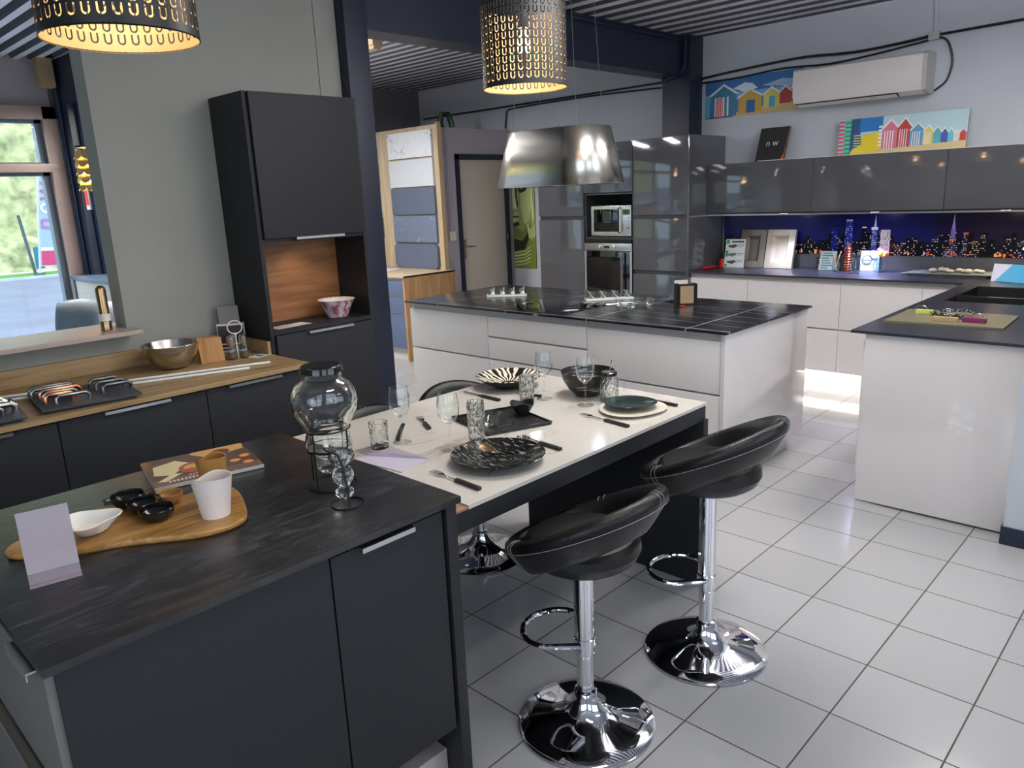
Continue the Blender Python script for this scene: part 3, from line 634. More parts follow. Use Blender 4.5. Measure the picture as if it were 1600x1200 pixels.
# handle sample boards
def hboard(name, x0, x1, y0, y1, rz, label, cols):
    cx, cy = (x0+x1)/2, (y0+y1)/2
    t = thing(name, label, 'sample board', (cx, cy, .9), rz)
    b = B(); b.box(cx-(x1-x0)/2, cx+(x1-x0)/2, cy-(y1-y0)/2, cy+(y1-y0)/2, .9003+.012, .912+.010, 0, .002)
    b.move(Matrix.Translation((cx, cy, 0)) @ Matrix.Rotation(rz, 4, 'Z') @ Matrix.Translation((-cx, -cy, 0))); build('board', b, mat('dark sample board', (58, 60, 68), .5, var=.05), t)
    b = B(); b.box(cx-(x1-x0)/2+.02, cx+(x1-x0)/2-.02, cy-(y1-y0)/2+.02, cy-(y1-y0)/2+.17, .9002, .9125); b.move(Matrix.Translation((cx, cy, 0)) @ Matrix.Rotation(rz, 4, 'Z') @ Matrix.Translation((-cx, -cy, 0))); build('foot', b, M_blackpl, t)
    for k, (ax, ay, ln, r, c) in enumerate(cols):
        b = B(); z = .922
        p0 = (cx+ax-ln/2, cy+ay, z); 
        b.tube([p0, (p0[0], p0[1], z+.022), (p0[0]+.012, p0[1], z+.032), (p0[0]+ln-.012, p0[1], z+.032), (p0[0]+ln, p0[1], z+.022), (p0[0]+ln, p0[1], z)], r, 8, flat=1.0)
        b.move(Matrix.Translation((cx, cy, 0)) @ Matrix.Rotation(rz, 4, 'Z') @ Matrix.Translation((-cx, -cy, 0))); build('sample_handle', b, c, t)
cop = mat('copper metal', (196, 128, 92), .25, 1, var=.05); dst = mat('dark pewter', (104, 108, 108), .32, 1, var=.08); pew = mat('pewter grey', (146, 150, 148), .3, 1, var=.08)
hboard('handle_sample_board', .80, 1.17, 3.32, 3.70, -.12, 'dark board with metal drawer pulls beside the end of the white rods', [(-.10, .13, .16, .009, dst), (-.10, .08, .16, .009, pew), (-.08, .035, .15, .010, cop), (-.09, -.02, .12, .009, pew), (-.10, -.07, .10, .010, cop), (.10, .10, .11, .009, dst), (.11, .02, .11, .009, dst), (.12, -.06, .11, .009, dst), (-.06, -.12, .12, .007, pew)])
hboard('handle_sample_board', .36, .74, 3.32, 3.72, -.1, 'dark board with metal drawer pulls at the left edge of the oak worktop', [(-.02, .14, .20, .010, pew), (0, .09, .22, .011, pew), (.02, .04, .26, .011, cop), (.02, -.01, .26, .012, pew), (.04, -.07, .26, .012, pew), (.0, -.12, .24, .009, dst)])

# ================================================================== BLACK ISLAND
tag(build('slate_worktop', bx(.25, 1.243, 1.415, 2.345, .882, .900, .0015), M_slate), 'dark slate effect worktop of the near island', 'worktop')
t = thing('drawer_cabinet', 'dark island cabinet with two drawers facing the left and a plain side panel', 'cabinet', (.55, 1.9, 0))
build('side_panel', bx(.272, .845, 1.438, 1.456, .10, .872, .001), M_anth, t)
build('carcass', bx(.285, .845, 1.458, 2.31, .10, .878), M_anthD, t)
hl = mat('wide aluminium profile', (190, 176, 166), .3, 1, var=.03)
mdr = mat('taupe grey drawer front', (104, 104, 100), .5, var=.04, vscale=9)
for i, (z0, z1) in enumerate(((.585, .872), (.10, .575))):
    dr = build('drawer', bx(.256, .282, 1.445, 2.31, z0, z1, .0012), mdr, t)
    b = B(); y0, y1 = ((1.475, 1.62), (1.60, 2.10))[i]; b.box(.238, .256, y0, y1, z1-.003, z1+.001); b.box(.236, .2385, y0, y1, z1-.016, z1+.001); build('handle', b, (M_alu, hl)[i], dr)
t = thing('base_cabinet', 'dark island cabinet with a single door and a silver handle near the table', 'cabinet', (1.0, 1.9, 0))
build('carcass', bx(.850, 1.192, 1.458, 2.31, .20, .878), M_anthD, t)
dd = build('door', bx(.850, 1.192, 1.438, 1.456, .205, .866, .0012), M_anth, t); edge_handle(.925, 1.085, 1.438, .866, dd)
tag(build('end_panel', bx(1.203, 1.238, 1.432, 2.33, 0, .880, .001), M_anth), 'narrow dark upright end panel between the island and the dining table', 'panel')
tag(build('island_plinth', bx(.33, 1.20, 1.50, 2.28, 0, .098), mat('pale plinth', (180, 168, 164), .25, .2, var=.03)), 'pale plinth recessed under the near island', 'plinth')

# ================================================================== TABLE
t = thing('dining_table', 'white veined table with a thick dark edge joined to the near island', 'table', (2.0, 2.0, 0))
b = B(); b.prism([(1.30, 1.552), (1.352, 1.552), (1.352, 1.508), (2.692, 1.508), (2.692, 2.52), (1.30, 2.52)], .799, .811); build('tabletop', b, M_table, t)
build('apron', bx(1.30, 2.688, 1.512, 2.516, .735, .7985, .001), M_anth, t)
build('end_leg_panel', bx(2.655, 2.690, 1.50, 2.50, 0, .742, .001), M_anth, t)
build('cross_panel', bx(1.9, 2.65, 1.98, 2.02, .45, .735, .001), M_anthD, t)
build('wood_strip', bx(1.242, 1.350, 1.509, 1.550, .799, .806, .001), mat('raw chipboard edge', (146, 108, 84), .7, var=.1, vscale=30), t)

# ---- tableware helpers
def plate_prof(r, h, th=.004): return [(0, .0), (r*.55, .0), (r*.62, .003), (r*.96, h-.002), (r, h), (r*.985, h+th*.5), (r*.93, h-.002+th*.3), (r*.60, .003+th), (0, .002+th)]
def wineglass(x, y, label):
    o = thing('wine_glass', label, 'glass', (x, y, .811), 0, 'stemmed wine glasses on the table')
    b = B(); b.lathe([(0, .002), (.034, .0008), (.035, .002), (.02, .0045), (.006, .010), (.0042, .02), (.0038, .075), (.005, .092), (.012, .098)], (x, y, .811), 32); build('stem_and_foot', b, M_glass, o)
    b = B(); b.lathe([(.0, .0955), (.012, .098), (.026, .110), (.036, .130), (.0395, .152), (.037, .180), (.0325, .208), (.0315, .208), (.0362, .180), (.0387, .152), (.035, .131), (.024, .1115), (0, .0985)], (x, y, .811), 32); build('cup', b, M_glass, o)
    return o
W0 = wineglass(1.599, 2.122, 'stemmed wine glass left of the others, by the stool backs')
for x, y, l in ((1.647, 1.914, 'stemmed wine glass just behind the big black plate, left of the cut tumbler'), (2.346, 2.089, 'stemmed wine glass in front of the white island between zebra bowl and black bowl'), (2.368, 1.883, 'stemmed wine glass in front of the deep black bowl')):
    c = copy_tree(W0); c.location = (x, y, .811); c['label'] = l
m_cut = glass_mat('cut crystal glass', (247, 250, 248), .8, .09, .03)
nt = m_cut.node_tree
vo = nt.nodes.new('ShaderNodeTexVoronoi'); vo.inputs['Scale'].default_value = 70; vo.feature = 'DISTANCE_TO_EDGE'; nt.links.new(objmap(nt, (1, 1, .5)), vo.inputs['Vector'])
bp = nt.nodes.new('ShaderNodeBump'); bp.inputs['Strength'].default_value = 1.0; bp.inputs['Distance'].default_value = .01; nt.links.new(vo.outputs['Distance'], bp.inputs['Height'])
for n in nt.nodes:
    if n.bl_idname in ('ShaderNodeBsdfGlossy', 'ShaderNodeLayerWeight'): nt.links.new(bp.outputs[0], n.inputs['Normal'])
m_cut2, nt, bb = newmat('cut lead crystal')
bb.inputs['Transmission Weight'].default_value = 1; bb.inputs['Roughness'].default_value = .02; bb.inputs['IOR'].default_value = 1.48; bb.inputs['Base Color'].default_value = srgb(250, 252, 250)
vo = nt.nodes.new('ShaderNodeTexVoronoi'); vo.inputs['Scale'].default_value = 75; vo.feature = 'DISTANCE_TO_EDGE'; nt.links.new(objmap(nt, (1, 1, .5)), vo.inputs['Vector'])
bp = nt.nodes.new('ShaderNodeBump'); bp.inputs['Strength'].default_value = .8; bp.inputs['Distance'].default_value = .006; nt.links.new(vo.outputs['Distance'], bp.inputs['Height']); nt.links.new(bp.outputs[0], bb.inputs['Normal'])
def tumbler(x, y, z, r, h, label, m=None):
    b = B(); pr = [(0, 0), (r*.9, 0), (r*.93, .004)]
    for k in range(9): pr.append((r*(.93+.07*k/8)+(.0012 if k % 2 else 0), .008+(h-.012)*k/8))
    pr += [(r, h), (r-.003, h)]
    for k in range(5): pr.append((r*(.98-.06*k/4)-.004, h-.01-(h-.022)*k/4))
    pr.append((0, .010)); b.lathe(pr, (x, y, z), 28)
    return tag(build('tumbler', b, m or m_cut2), label, 'glass', 'cut glass tumblers on the table')
tumbler(1.515, 2.145, .811, .034, .095, 'cut glass tumbler with plain rim beside the fruit jar dispenser')
tumbler(1.763, 1.900, .811, .031, .155, 'tall cut glass tumbler between wine glass and glass bowl')
tumbler(2.275, 2.125, .811, .033, .115, 'cut glass tumbler in front of the zebra striped bowl')
# big black plate with white streaks
m_str, nt, bb = newmat('black glaze with white streaks')
v = objmap(nt, (230, 24, 1)); f = noise_tex(nt, v, 1.0, 2, .05); rp = ramp(nt, f, [(.60, (18, 20, 20)), (.66, (176, 172, 164))]); nt.links.new(rp.outputs[0], bb.inputs['Base Color']); bb.inputs['Roughness'].default_value = .14
b = B(); b.lathe(plate_prof(.158, .030), (1.668, 1.700, .8115), 56)
tag(build('dinner_plate', b, m_str), 'large black plate with white streaks nearest the front edge of the table', 'plate')
m_zeb, nt, bb = newmat('zebra stripe glaze')
tc = nt.nodes.new('ShaderNodeTexCoord'); sp = nt.nodes.new('ShaderNodeSeparateXYZ'); nt.links.new(tc.outputs['Object'], sp.inputs[0])
ang = math_node(nt, 'ARCTAN2', sp.outputs[1], sp.outputs[0]); nf = noise_tex(nt, tc.outputs['Object'], 16, 2)
st = math_node(nt, 'SINE', math_node(nt, 'ADD', math_node(nt, 'MULTIPLY', ang, 26), math_node(nt, 'MULTIPLY', nf, 16)))
rad = math_node(nt, 'SQRT', math_node(nt, 'ADD', math_node(nt, 'MULTIPLY', sp.outputs[0], sp.outputs[0]), math_node(nt, 'MULTIPLY', sp.outputs[1], sp.outputs[1])))
fz = math_node(nt, 'MULTIPLY', math_node(nt, 'GREATER_THAN', st, -.1), math_node(nt, 'GREATER_THAN', rad, .045))
mx = nt.nodes.new('ShaderNodeMix'); mx.data_type = 'RGBA'; nt.links.new(fz, mx.inputs[0]); mx.inputs[6].default_value = srgb(30, 28, 26); mx.inputs[7].default_value = srgb(222, 214, 194)
nt.links.new(mx.outputs[2], bb.inputs['Base Color']); bb.inputs['Roughness'].default_value = .2
t = thing('zebra_bowl', 'wide shallow bowl with black and cream zebra stripes inside', 'bowl', (2.425, 2.375, .8115))
b = B(); b.lathe([(.05, .010), (.10, .022), (.148, .050), (.150, .052), (.146, .0535), (.098, .027), (.045, .015), (0, .014)], (2.425, 2.375, .8115), 56, caps=False); build('striped_inside', b, m_zeb, t)
b = B(); b.lathe([(0, 0), (.06, 0), (.065, .004), (.102, .0205), (.1495, .049), (.1515, .0525)], (2.425, 2.375, .8113), 56, caps=False); build('black_outside', b, M_blackm, t)
b = B(); b.lathe(plate_prof(.165, .008), (2.43, 2.40, .8112), 48)
m_bowl, nt, bb = newmat('black glaze with fine scratches')
v = objmap(nt, (6, 6, 110)); f = noise_tex(nt, v, 1.3, 3, .1); rp = ramp(nt, f, [(.60, (30, 28, 26)), (.66, (190, 182, 160))]); nt.links.new(rp.outputs[0], bb.inputs['Base Color']); bb.inputs['Roughness'].default_value = .35
bmesh_dummy = b; bmesh_dummy.bm.free()
t = thing('serving_bowl', 'deep black bowl with fine pale scratches at the far end of the table', 'bowl', (2.515, 1.985, .8115))
b = B(); b.lathe([(0, .0), (.05, 0), (.055, .003), (.085, .03), (.108, .07), (.117, .105), (.115, .107), (.105, .072), (.082, .034), (.05, .008), (0, .007)], (2.515, 1.985, .8115), 48); build('bowl_wall', b, m_bowl, t)
# green/petrol plate on cream plate
def blob_plate(name, c, r, h, m, label, sx=1, sy=1, seed=0, cat='plate'):
    b = B(); n = 48; rs = []
    for rr, z in plate_prof(r, h):
        rs.append([(c[0]+rr*(1+.06*math.cos(2*a+seed)+.04*math.cos(3*a+seed*2))*sx*math.cos(a), c[1]+rr*(1+.06*math.cos(2*a+seed)+.04*math.cos(3*a+seed*2))*sy*math.sin(a), c[2]+z) for a in [2*PI*i/n for i in range(n)]])
    b.rings(rs[1:-1], 0, True, True, True)
    return tag(build(name, b, m), label, cat)
blob_plate('side_plate', (2.415, 1.685, .8112), .130, .012, M_cream, 'cream irregular plate under the dark green plate', 1, 1, 1)
blob_plate('side_plate', (2.428, 1.705, .8255), .100, .016, M_petrol, 'dark green pebble shaped plate on the cream plate', 1, 1, 1.6)
# black embossed tray, small bowls
t = thing('embossed_tray', 'rectangular black embossed tray in the middle of the table', 'tray', (2.0, 2.01, .811))
cs = [Vector((1.905, 2.19, 0)), Vector((2.155, 2.095, 0)), Vector((2.085, 1.825, 0)), Vector((1.835, 1.92, 0))]
cen = sum(cs, Vector())/4
b = B(); b.prism([(c.x, c.y) for c in cs], .8113, .8190); build('tray_body', b, mat('embossed black', (26, 26, 28), .16, 0, .6, bump=.9, bscale=90), t)
b = B(); b.tube([(c.x, c.y, .822) for c in cs for _ in (0,)], .004, 6, 0, True); build('tray_rim', b, M_blacky, t)
t = thing('dip_bowl', 'small black wavy rimmed bowl on the embossed tray', 'bowl', (2.11, 2.0, .8195))
b = B(); rs = []; n = 40
for rr, z, wv in ((0.001, .0, 0), (.022, 0, 0), (.034, .014, 0), (.048, .044, 1), (.0465, .0455, 1), (.032, .018, 0), (.018, .006, 0), (.001, .006, 0)):
    rs.append([(2.11+rr*math.cos(a), 2.0+rr*math.sin(a), .8195+z+wv*.006*math.cos(3*a+.6)) for a in [2*PI*i/n for i in range(n)]])
b.rings(rs); build('bowl_wall', b, M_blackm, t)
b = B(); b.lathe([(0, .001), (.022, 0), (.036, .018), (.048, .046), (.046, .046), (.034, .02), (.02, .004), (0, .004)], (1.925, 2.0, .8195), 32); tag(build('glass_dip_bowl', b, M_glassd), 'small clear glass bowl on the embossed tray behind the tall tumbler', 'bowl')
# mason jar mug + lid + spoon
t = thing('mason_jar_mug', 'glass handled jar mug with black lid and a straw spoon', 'jar', (2.480, 1.845, .811))
b = B(); b.lathe([(0, .0), (.034, .0), (.038, .006), (.039, .08), (.033, .098), (.032, .112), (.030, .112), (.031, .098), (.036, .08), (.035, .008), (0, .006)], (2.480, 1.845, .811), 28); build('jar_body', b, m_cut2, t)
b = B(); b.lathe([(.0, .113), (.034, .112), (.0345, .124), (.030, .127), (0, .127)], (2.480, 1.845, .811), 28); build('lid', b, M_blacky, t)
dx, dy = .697, -.717
b = B(); b.tube([(2.480+dx*q, 1.845+dy*q, .811+z) for q, z in ((.036, .088), (.055, .088), (.064, .075), (.064, .04), (.054, .026), (.037, .026))], .0045, 8); build('handle', b, M_glassd, t)
b = B(); b.tube([(2.480, 1.845, .93), (2.488, 1.837, .975), (2.490, 1.835, .985)], [.0025, .003, .004], 8); build('straw_spoon', b, M_chrome, t)
# cutlery
def cutlery(kind, p0, p1, label, black=True):
    # p0 = business end, p1 = handle end
    a = Vector((p0[0], p0[1], 0)); c = Vector((p1[0], p1[1], 0)); L = (c-a).length; ang = math.atan2(c.y-a.y, c.x-a.x)
    o = thing(kind, label, kind, (a.x, a.y, .8115), ang, 'cutlery on the table')
    T = Matrix.Translation((a.x, a.y, .8115)) @ Matrix.Rotation(ang, 4, 'Z')
    h0 = L*.52
    b = B(); b.box(h0, L, -.0075, .0075, .0005, .0105, 0, .002); b.move(T); build('handle', b, M_blackpl, o)
    b = B()
    if kind == 'fork':
        b.prism([(h0, -.003), (h0, .003), (.062, .004), (.052, .011), (.042, .012), (.042, -.012), (.052, -.011), (.062, -.004)], .004, .0062)
        for k in range(4): y = -.0105+.007*k; b.box(0, .043, y-.0016, y+.0016, .0045, .0062)
    elif kind == 'spoon':
        rs = []; n = 24
        for rr, z in ((.001, .001), (.5, .0015), (.85, .004), (1, .007), (.96, .008), (.8, .0055), (.5, .003), (.001, .0025)):
            rs.append([(.032+.031*rr*math.cos(q), .0195*rr*math.sin(q), z) for q in [2*PI*i/n for i in range(n)]])
        b.rings(rs); b.tube([(.058, 0, .007), (.075, 0, .009), (h0, 0, .006)], .003, 8)
    else:
        b.prism([(0, -.002), (.02, -.008), (h0, -.009), (h0, .008), (.01, .008)], .004, .0055)
    b.move(T); build('head', b, M_chrome, o); return o
cutlery('fork', (1.463, 1.80), (1.450, 1.563), 'fork with black handle left of the big streaked plate')
cutlery('spoon', (1.893, 1.822), (1.872, 1.600), 'spoon with black handle right of the big streaked plate')
cutlery('fork', (2.252, 1.815), (2.221, 1.566), 'fork with black handle left of the cream plate')
cutlery('knife', (2.574, 1.830), (2.564, 1.570), 'knife with black handle right of the cream plate at the table end')
cutlery('knife', (2.222, 2.47), (2.208, 2.225), 'black handled knife left of the zebra bowl')
cutlery('knife', (1.745, 2.30), (1.60, 2.15), 'knife lying beside the left wine glass')
cutlery('fork', (1.84, 2.32), (1.76, 2.16), 'fork lying right of the left wine glass')
cutlery('fork', (2.33, 2.24), (2.36, 2.12), 'fork behind the tumbler and zebra bowl')
cutlery('fork', (1.742, 1.885), (1.600, 1.835), 'fork half hidden behind the big streaked plate')
t = thing('menu_holder', 'clear acrylic wedge holder with a lilac sheet lying at the island end of the table', 'sign holder', (1.46, 1.97, .811))
b = B(); P = [(1.375, 2.10), (1.40, 1.875), (1.535, 1.895), (1.50, 2.09)]
b.prism(P, .8115, .8145); build('base_sheet', b, mat('lilac tinted sheet', (200, 196, 210), .2, var=.03), t)
b = B(); v = [b.bm.verts.new(q) for q in ((1.42, 2.10, .815), (1.535, 1.897, .815), (1.50, 2.09, .838), (1.40, 2.135, .835))]; b.bm.faces.new(v); r = bmesh.ops.solidify(b.bm, geom=b.bm.faces[:], thickness=.002); build('acrylic_flap', b, M_acryl, t)

# ---- near island items
# drinks dispenser
JX, JY = 1.079, 1.768
t = thing('drink_dispenser', 'big clear glass barrel drink dispenser with black lid on the near island', 'drink dispenser', (JX, JY, .9))
b = B()
def jar_shape():
    outer = [(0, .045), (.032, .045), (.037, .052), (.041, .085), (.050, .098), (.063, .108), (.066, .124), (.062, .142), (.057, .152), (.057, .164), (.062, .176), (.072, .192), (.083, .214), (.089, .240), (.087, .266), (.076, .290), (.061, .303), (.053, .309), (.053, .326), (.056, .330), (.056, .336)]
    inner = [(.051, .336), (.050, .309), (.058, .300), (.072, .288), (.083, .265), (.085, .240), (.079, .216), (.069, .195), (.059, .179), (.054, .165), (.054, .152), (.058, .142), (.062, .124), (.059, .111), (.047, .101), (.038, .087), (.033, .055), (0, .050)]
    return outer, inner
oo, ii = jar_shape()
rs = []; n = 56
for r, z in oo+ii:
    ring = []
    for k in range(n):
        a = 2*PI*k/n; f = 1.0
        if .09 < z < .17: f += .05*math.cos(6*a)*math.sin((z-.09)/.08*PI)
        if .19 < z < .31: f += .045*math.exp(-((math.atan2(math.sin(a+.35), math.cos(a+.35)))/.35)**2)*math.sin((z-.19)*52) + .012*math.sin(5*a+z*60)
        ring.append((JX+r*f*math.cos(a), JY+r*f*math.sin(a), .9+z))
    rs.append(ring)
b.rings(rs); build('glass_jar', b, m_thick, t)
b = B(); b.lathe([(.0, .344), (.052, .344), (.056, .341), (.0575, .329), (.058, .326), (.0565, .326), (.0565, .338), (0, .340)], (JX, JY, .9), 40); build('lid', b, M_blacky, t)
b = B()
def wring(cx, cy, z, r, th=.0023): b.tube([(cx+r*math.cos(a), cy+r*math.sin(a), z) for a in [2*PI*i/40 for i in range(40)]], th, 6, 0, True)
wring(JX, JY, .9025, .066); wring(JX, JY, 1.066, .0625)
wring(JX, JY, 1.012, .0625, .0015)
for a in (.35, 1.92, 3.49, 5.06): b.tube([(JX+.066*math.cos(a), JY+.066*math.sin(a), .9025), (JX+.0635*math.cos(a), JY+.0635*math.sin(a), 1.066)], .0022, 6)
build('wire_stand', b, M_blackwire, t)
SX, SY = 1.021, 1.612
t = thing('cup_stand', 'small black wire stand holding a clear beaded glass in front of the dispenser', 'glass stand', (SX, SY, .9))
b = B(); b.tube([(SX+.042*math.cos(a), SY+.042*math.sin(a), .9025) for a in [2*PI*i/36 for i in range(36)]], .0022, 6, 0, True)
b.tube([(SX-.012, SY-.03, .9025), (SX-.004, SY-.012, .95), (SX+.0, SY+.006, 1.0), (SX-.006, SY+.016, 1.035), (SX-.028, SY+.036, 1.05)], .0028, 8); b.lathe([(0, 0), (.005, .004), (0, .009)], (SX-.029, SY+.037, 1.048), 10)
build('wire', b, M_blackwire, t)
b = B(); b.lathe([(0, 0), (.014, .0), (.024, .012), (.0245, .022), (.014, .032), (.013, .036), (.026, .052), (.029, .066), (.024, .082), (.019, .09), (.021, .098), (.033, .108), (.036, .118), (.031, .130), (.029, .150), (.027, .150), (.029, .13), (.031, .118), (.016, .098), (.012, .09), (0, .088)], (1.040, 1.650, .9012), 32)
tag(build('beaded_glass', b, m_thick), 'clear glass made of stacked balls behind the small wire ring', 'glass')
# magazine
p = Pic((.728, 2.122, .9125), (.94, -.21, 0), (.21, .94, 0), .305, .262, .011, (214, 208, 200), (70, 48, 38))
p.rect(0, 0, 1, .2, (120, 92, 78)); p.rect(.0, .2, 1, 1, (96, 70, 58)); p.poly([(.05, .40), (.2, .30), (.42, .62), (.30, .82), (.08, .72)], (222, 206, 158)); p.poly([(.20, .34), (.05, .16), (.12, .12), (.30, .32)], (226, 210, 168))
p.disc(.45, .45, .17, (170, 84, 50), 18); p.disc(.42, .47, .09, (196, 166, 90)); p.disc(.50, .42, .07, (96, 130, 64)); p.disc(.38, .38, .05, (204, 66, 44)); p.poly([(.45, .95), (.6, .68), (.97, .78), (1, 1), (.5, 1)], (206, 160, 92)); p.disc(.75, .82, .09, (104, 60, 34))
for a_, b_ in ((.80, .36), (.90, .22), (.92, .48)): p.disc(a_, b_, .055, (206, 130, 60)); p.disc(a_, b_, .04, (226, 160, 90))
for k in range(14): p.rect(.14+.035*k, .07, .14+.035*k+.022, .13, (214, 196, 180)); 
for k in range(9): p.rect(.34+.03*k, .18, .34+.03*k+.02, .22, (206, 190, 176))
p.done('magazine', None, M_printg, 'cookery magazine with food photos lying on the near island', 'magazine')
# acacia board
t = thing('serving_board', 'long rounded acacia serving board on the near island', 'serving board', (.58, 1.90, .9))
outl = [(.330, 1.995), (.332, 1.955), (.37, 1.915), (.42, 1.872), (.48, 1.842), (.545, 1.812), (.60, 1.768), (.66, 1.722), (.715, 1.700), (.765, 1.700), (.800, 1.722), (.830, 1.790), (.858, 1.868), (.872, 1.925), (.868, 1.965), (.835, 1.985), (.76, 1.990), (.70, 2.000), (.66, 2.03), (.60, 2.075), (.54, 2.095), (.46, 2.09), (.40, 2.055), (.352, 2.022)]
b = B(); cxx = sum(p[0] for p in outl)/len(outl); cyy = sum(p[1] for p in outl)/len(outl)
def smooth_poly(P, it=2):
    for _ in range(it):
        Q = []
        for i in range(len(P)):
            a, c = P[i], P[(i+1) % len(P)]; Q += [(a[0]*.75+c[0]*.25, a[1]*.75+c[1]*.25), (a[0]*.25+c[0]*.75, a[1]*.25+c[1]*.75)]
        P = Q
    return P
O2 = smooth_poly(outl)
sc = lambda k, z: [(cxx+(x-cxx)*k, cyy+(y-cyy)*k, z) for x, y in O2]
b.rings([sc(.965, .9005), sc(.995, .905), sc(1, .912), sc(.985, .9165), sc(.97, .918)], 0, True, True, True); build('board', b, M_acacia, t)
def cupform(name, c, r0, r1, h, m, label, notch, cat='cup'):
    b = B(); n = 48; rs = []
    def top(a): return h - notch*max(0, math.cos(a-2.1))**3 - .004*math.cos(a)
    K = 8
    for k in range(K+1):
        q = k/K; rr = r0+(r1-r0)*q
        rs.append([(c[0]+rr*math.cos(a), c[1]+rr*math.sin(a), c[2]+top(a)*q) for a in [2*PI*i/n for i in range(n)]])
    rs.append([(c[0]+(r1+.0005)*math.cos(a), c[1]+(r1+.0005)*math.sin(a), c[2]+top(a)+.0015) for a in [2*PI*i/n for i in range(n)]])
    for k in range(K, -1, -1):
        q = k/K; rr = r0+(r1-r0)*q-.0035
        rs.append([(c[0]+rr*math.cos(a), c[1]+rr*math.sin(a), c[2]+.005+(top(a)-.005)*q) for a in [2*PI*i/n for i in range(n)]])
    b.rings(rs, 0, True, True, True)
    return tag(build(name, b, m), label, cat)
cupform('tall_cup', (.748, 1.785, .9185), .034, .049, .104, M_porcm, 'white flared cup with a slanted rim at the right end of the acacia board', .02)
cupform('tall_cup', (.800, 1.895, .9185), .028, .039, .118, M_tan, 'tan flared cup with a slanted rim behind the white cup', .02)
def small_bowl(c, r, h, m, lab=None, name='bowl', parent=None):
    b = B(); b.lathe([(0, 0), (r*.55, 0), (r*.75, .004), (r*.97, h*.6), (r, h), (r*.97, h+.0015), (r*.93, h), (r*.88, h*.6), (r*.6, .007), (0, .006)], c, 36)
    return build(name, b, m, parent)
t = thing('triple_dip_dish', 'glossy black dish of three joined round bowls on the acacia board', 'dish', (.63, 1.95, .9185))
for c in ((.628, 2.035), (.640, 1.957), (.640, 1.878)): small_bowl((c[0], c[1], .9187), .042, .030, M_blacky, None, 'round_bowl', t)
tag(small_bowl((.706, 1.962, .9187), .034, .028, M_tan), 'small tan bowl beside the black triple dish', 'bowl')
t = thing('petal_dish', 'white petal shaped porcelain dish on the left end of the acacia board', 'dish', (.50, 1.93, .9185))
b = B(); n = 64; rs = []
for q, z in ((.01, .0), (.45, 0), (.6, .004), (.88, .028), (1, .038), (.985, .0405), (.95, .039), (.85, .029), (.55, .009), (.01, .007)):
    rs.append([(.505+.062*q*(1+.17*q*q*math.cos(3*a+.3))*math.cos(a), 1.935+.062*q*(1+.17*q*q*math.cos(3*a+.3))*math.sin(a), .9187+z*.85) for a in [2*PI*i/n for i in range(n)]])
b.rings(rs); build('dish', b, M_porc, t)
p = Pic((.60, 2.14, .9008), (.97, -.2, 0), (.2, .97, 0), .15, .05, .0005, (30, 30, 34), (30, 30, 34))
for k in range(9): p.rect(.05+.1*k, .55, .05+.1*k+.07, .75, [(90, 170, 190), (200, 90, 90), (210, 200, 120)][k % 3])
for k in range(5): p.rect(.3+.1*k, .2, .3+.1*k+.05, .4, [(200, 90, 90), (120, 180, 190)][k % 2])
p.done('card_sleeve', None, M_print, 'dark card with tiny coloured lettering marks lying behind the black triple dish', 'card')
# acrylic card stand
t = thing('menu_holder', 'pinkish clear acrylic card stand at the left front of the near island', 'sign holder', (.38, 1.78, .9))
u_ = Vector((.115, -.022, 0)).normalized(); W_ = .098; o0 = Vector((.330, 1.792, .9005)); bk = Vector((-u_.y, u_.x, 0))
mS = mat('frosted pinkish acrylic', (180, 164, 172), .25, 0, .5, trans=.35, var=.01)
b = B(); prof_ = [(0.0, .0), (.026, 0.0005), (.018, .018), (.024, .05), (-.0, .155)]
prof_ = [(-.012, 0), (.030, 0), (.020, .020), (.033, .155)]
def strip(ps, th=.0022):
    for (a0, z0), (a1, z1) in zip(ps[:-1], ps[1:]):
        d_ = Vector((a1-a0, z1-z0)).normalized(); nn = Vector((-d_.y, d_.x))*th
        q = [(a0, z0), (a1, z1), (a1+nn.x, z1+nn.y), (a0+nn.x, z0+nn.y)]
        A = [b.bm.verts.new(o0+bk*a+Vector((0, 0, z))) for a, z in q]; C_ = [b.bm.verts.new(o0+u_*W_+bk*a+Vector((0, 0, z))) for a, z in q]
        b.bm.faces.new(A); b.bm.faces.new(list(reversed(C_)))
        for i in range(4): b.bm.faces.new((A[i], C_[i], C_[(i+1) % 4], A[(i+1) % 4]))
strip([(-.030, 0), (.030, 0)]); strip([(-.008, .0), (-.008, .024), (.002, .060), (.022, .155)]); build('folded_sheet', b, mS, t)

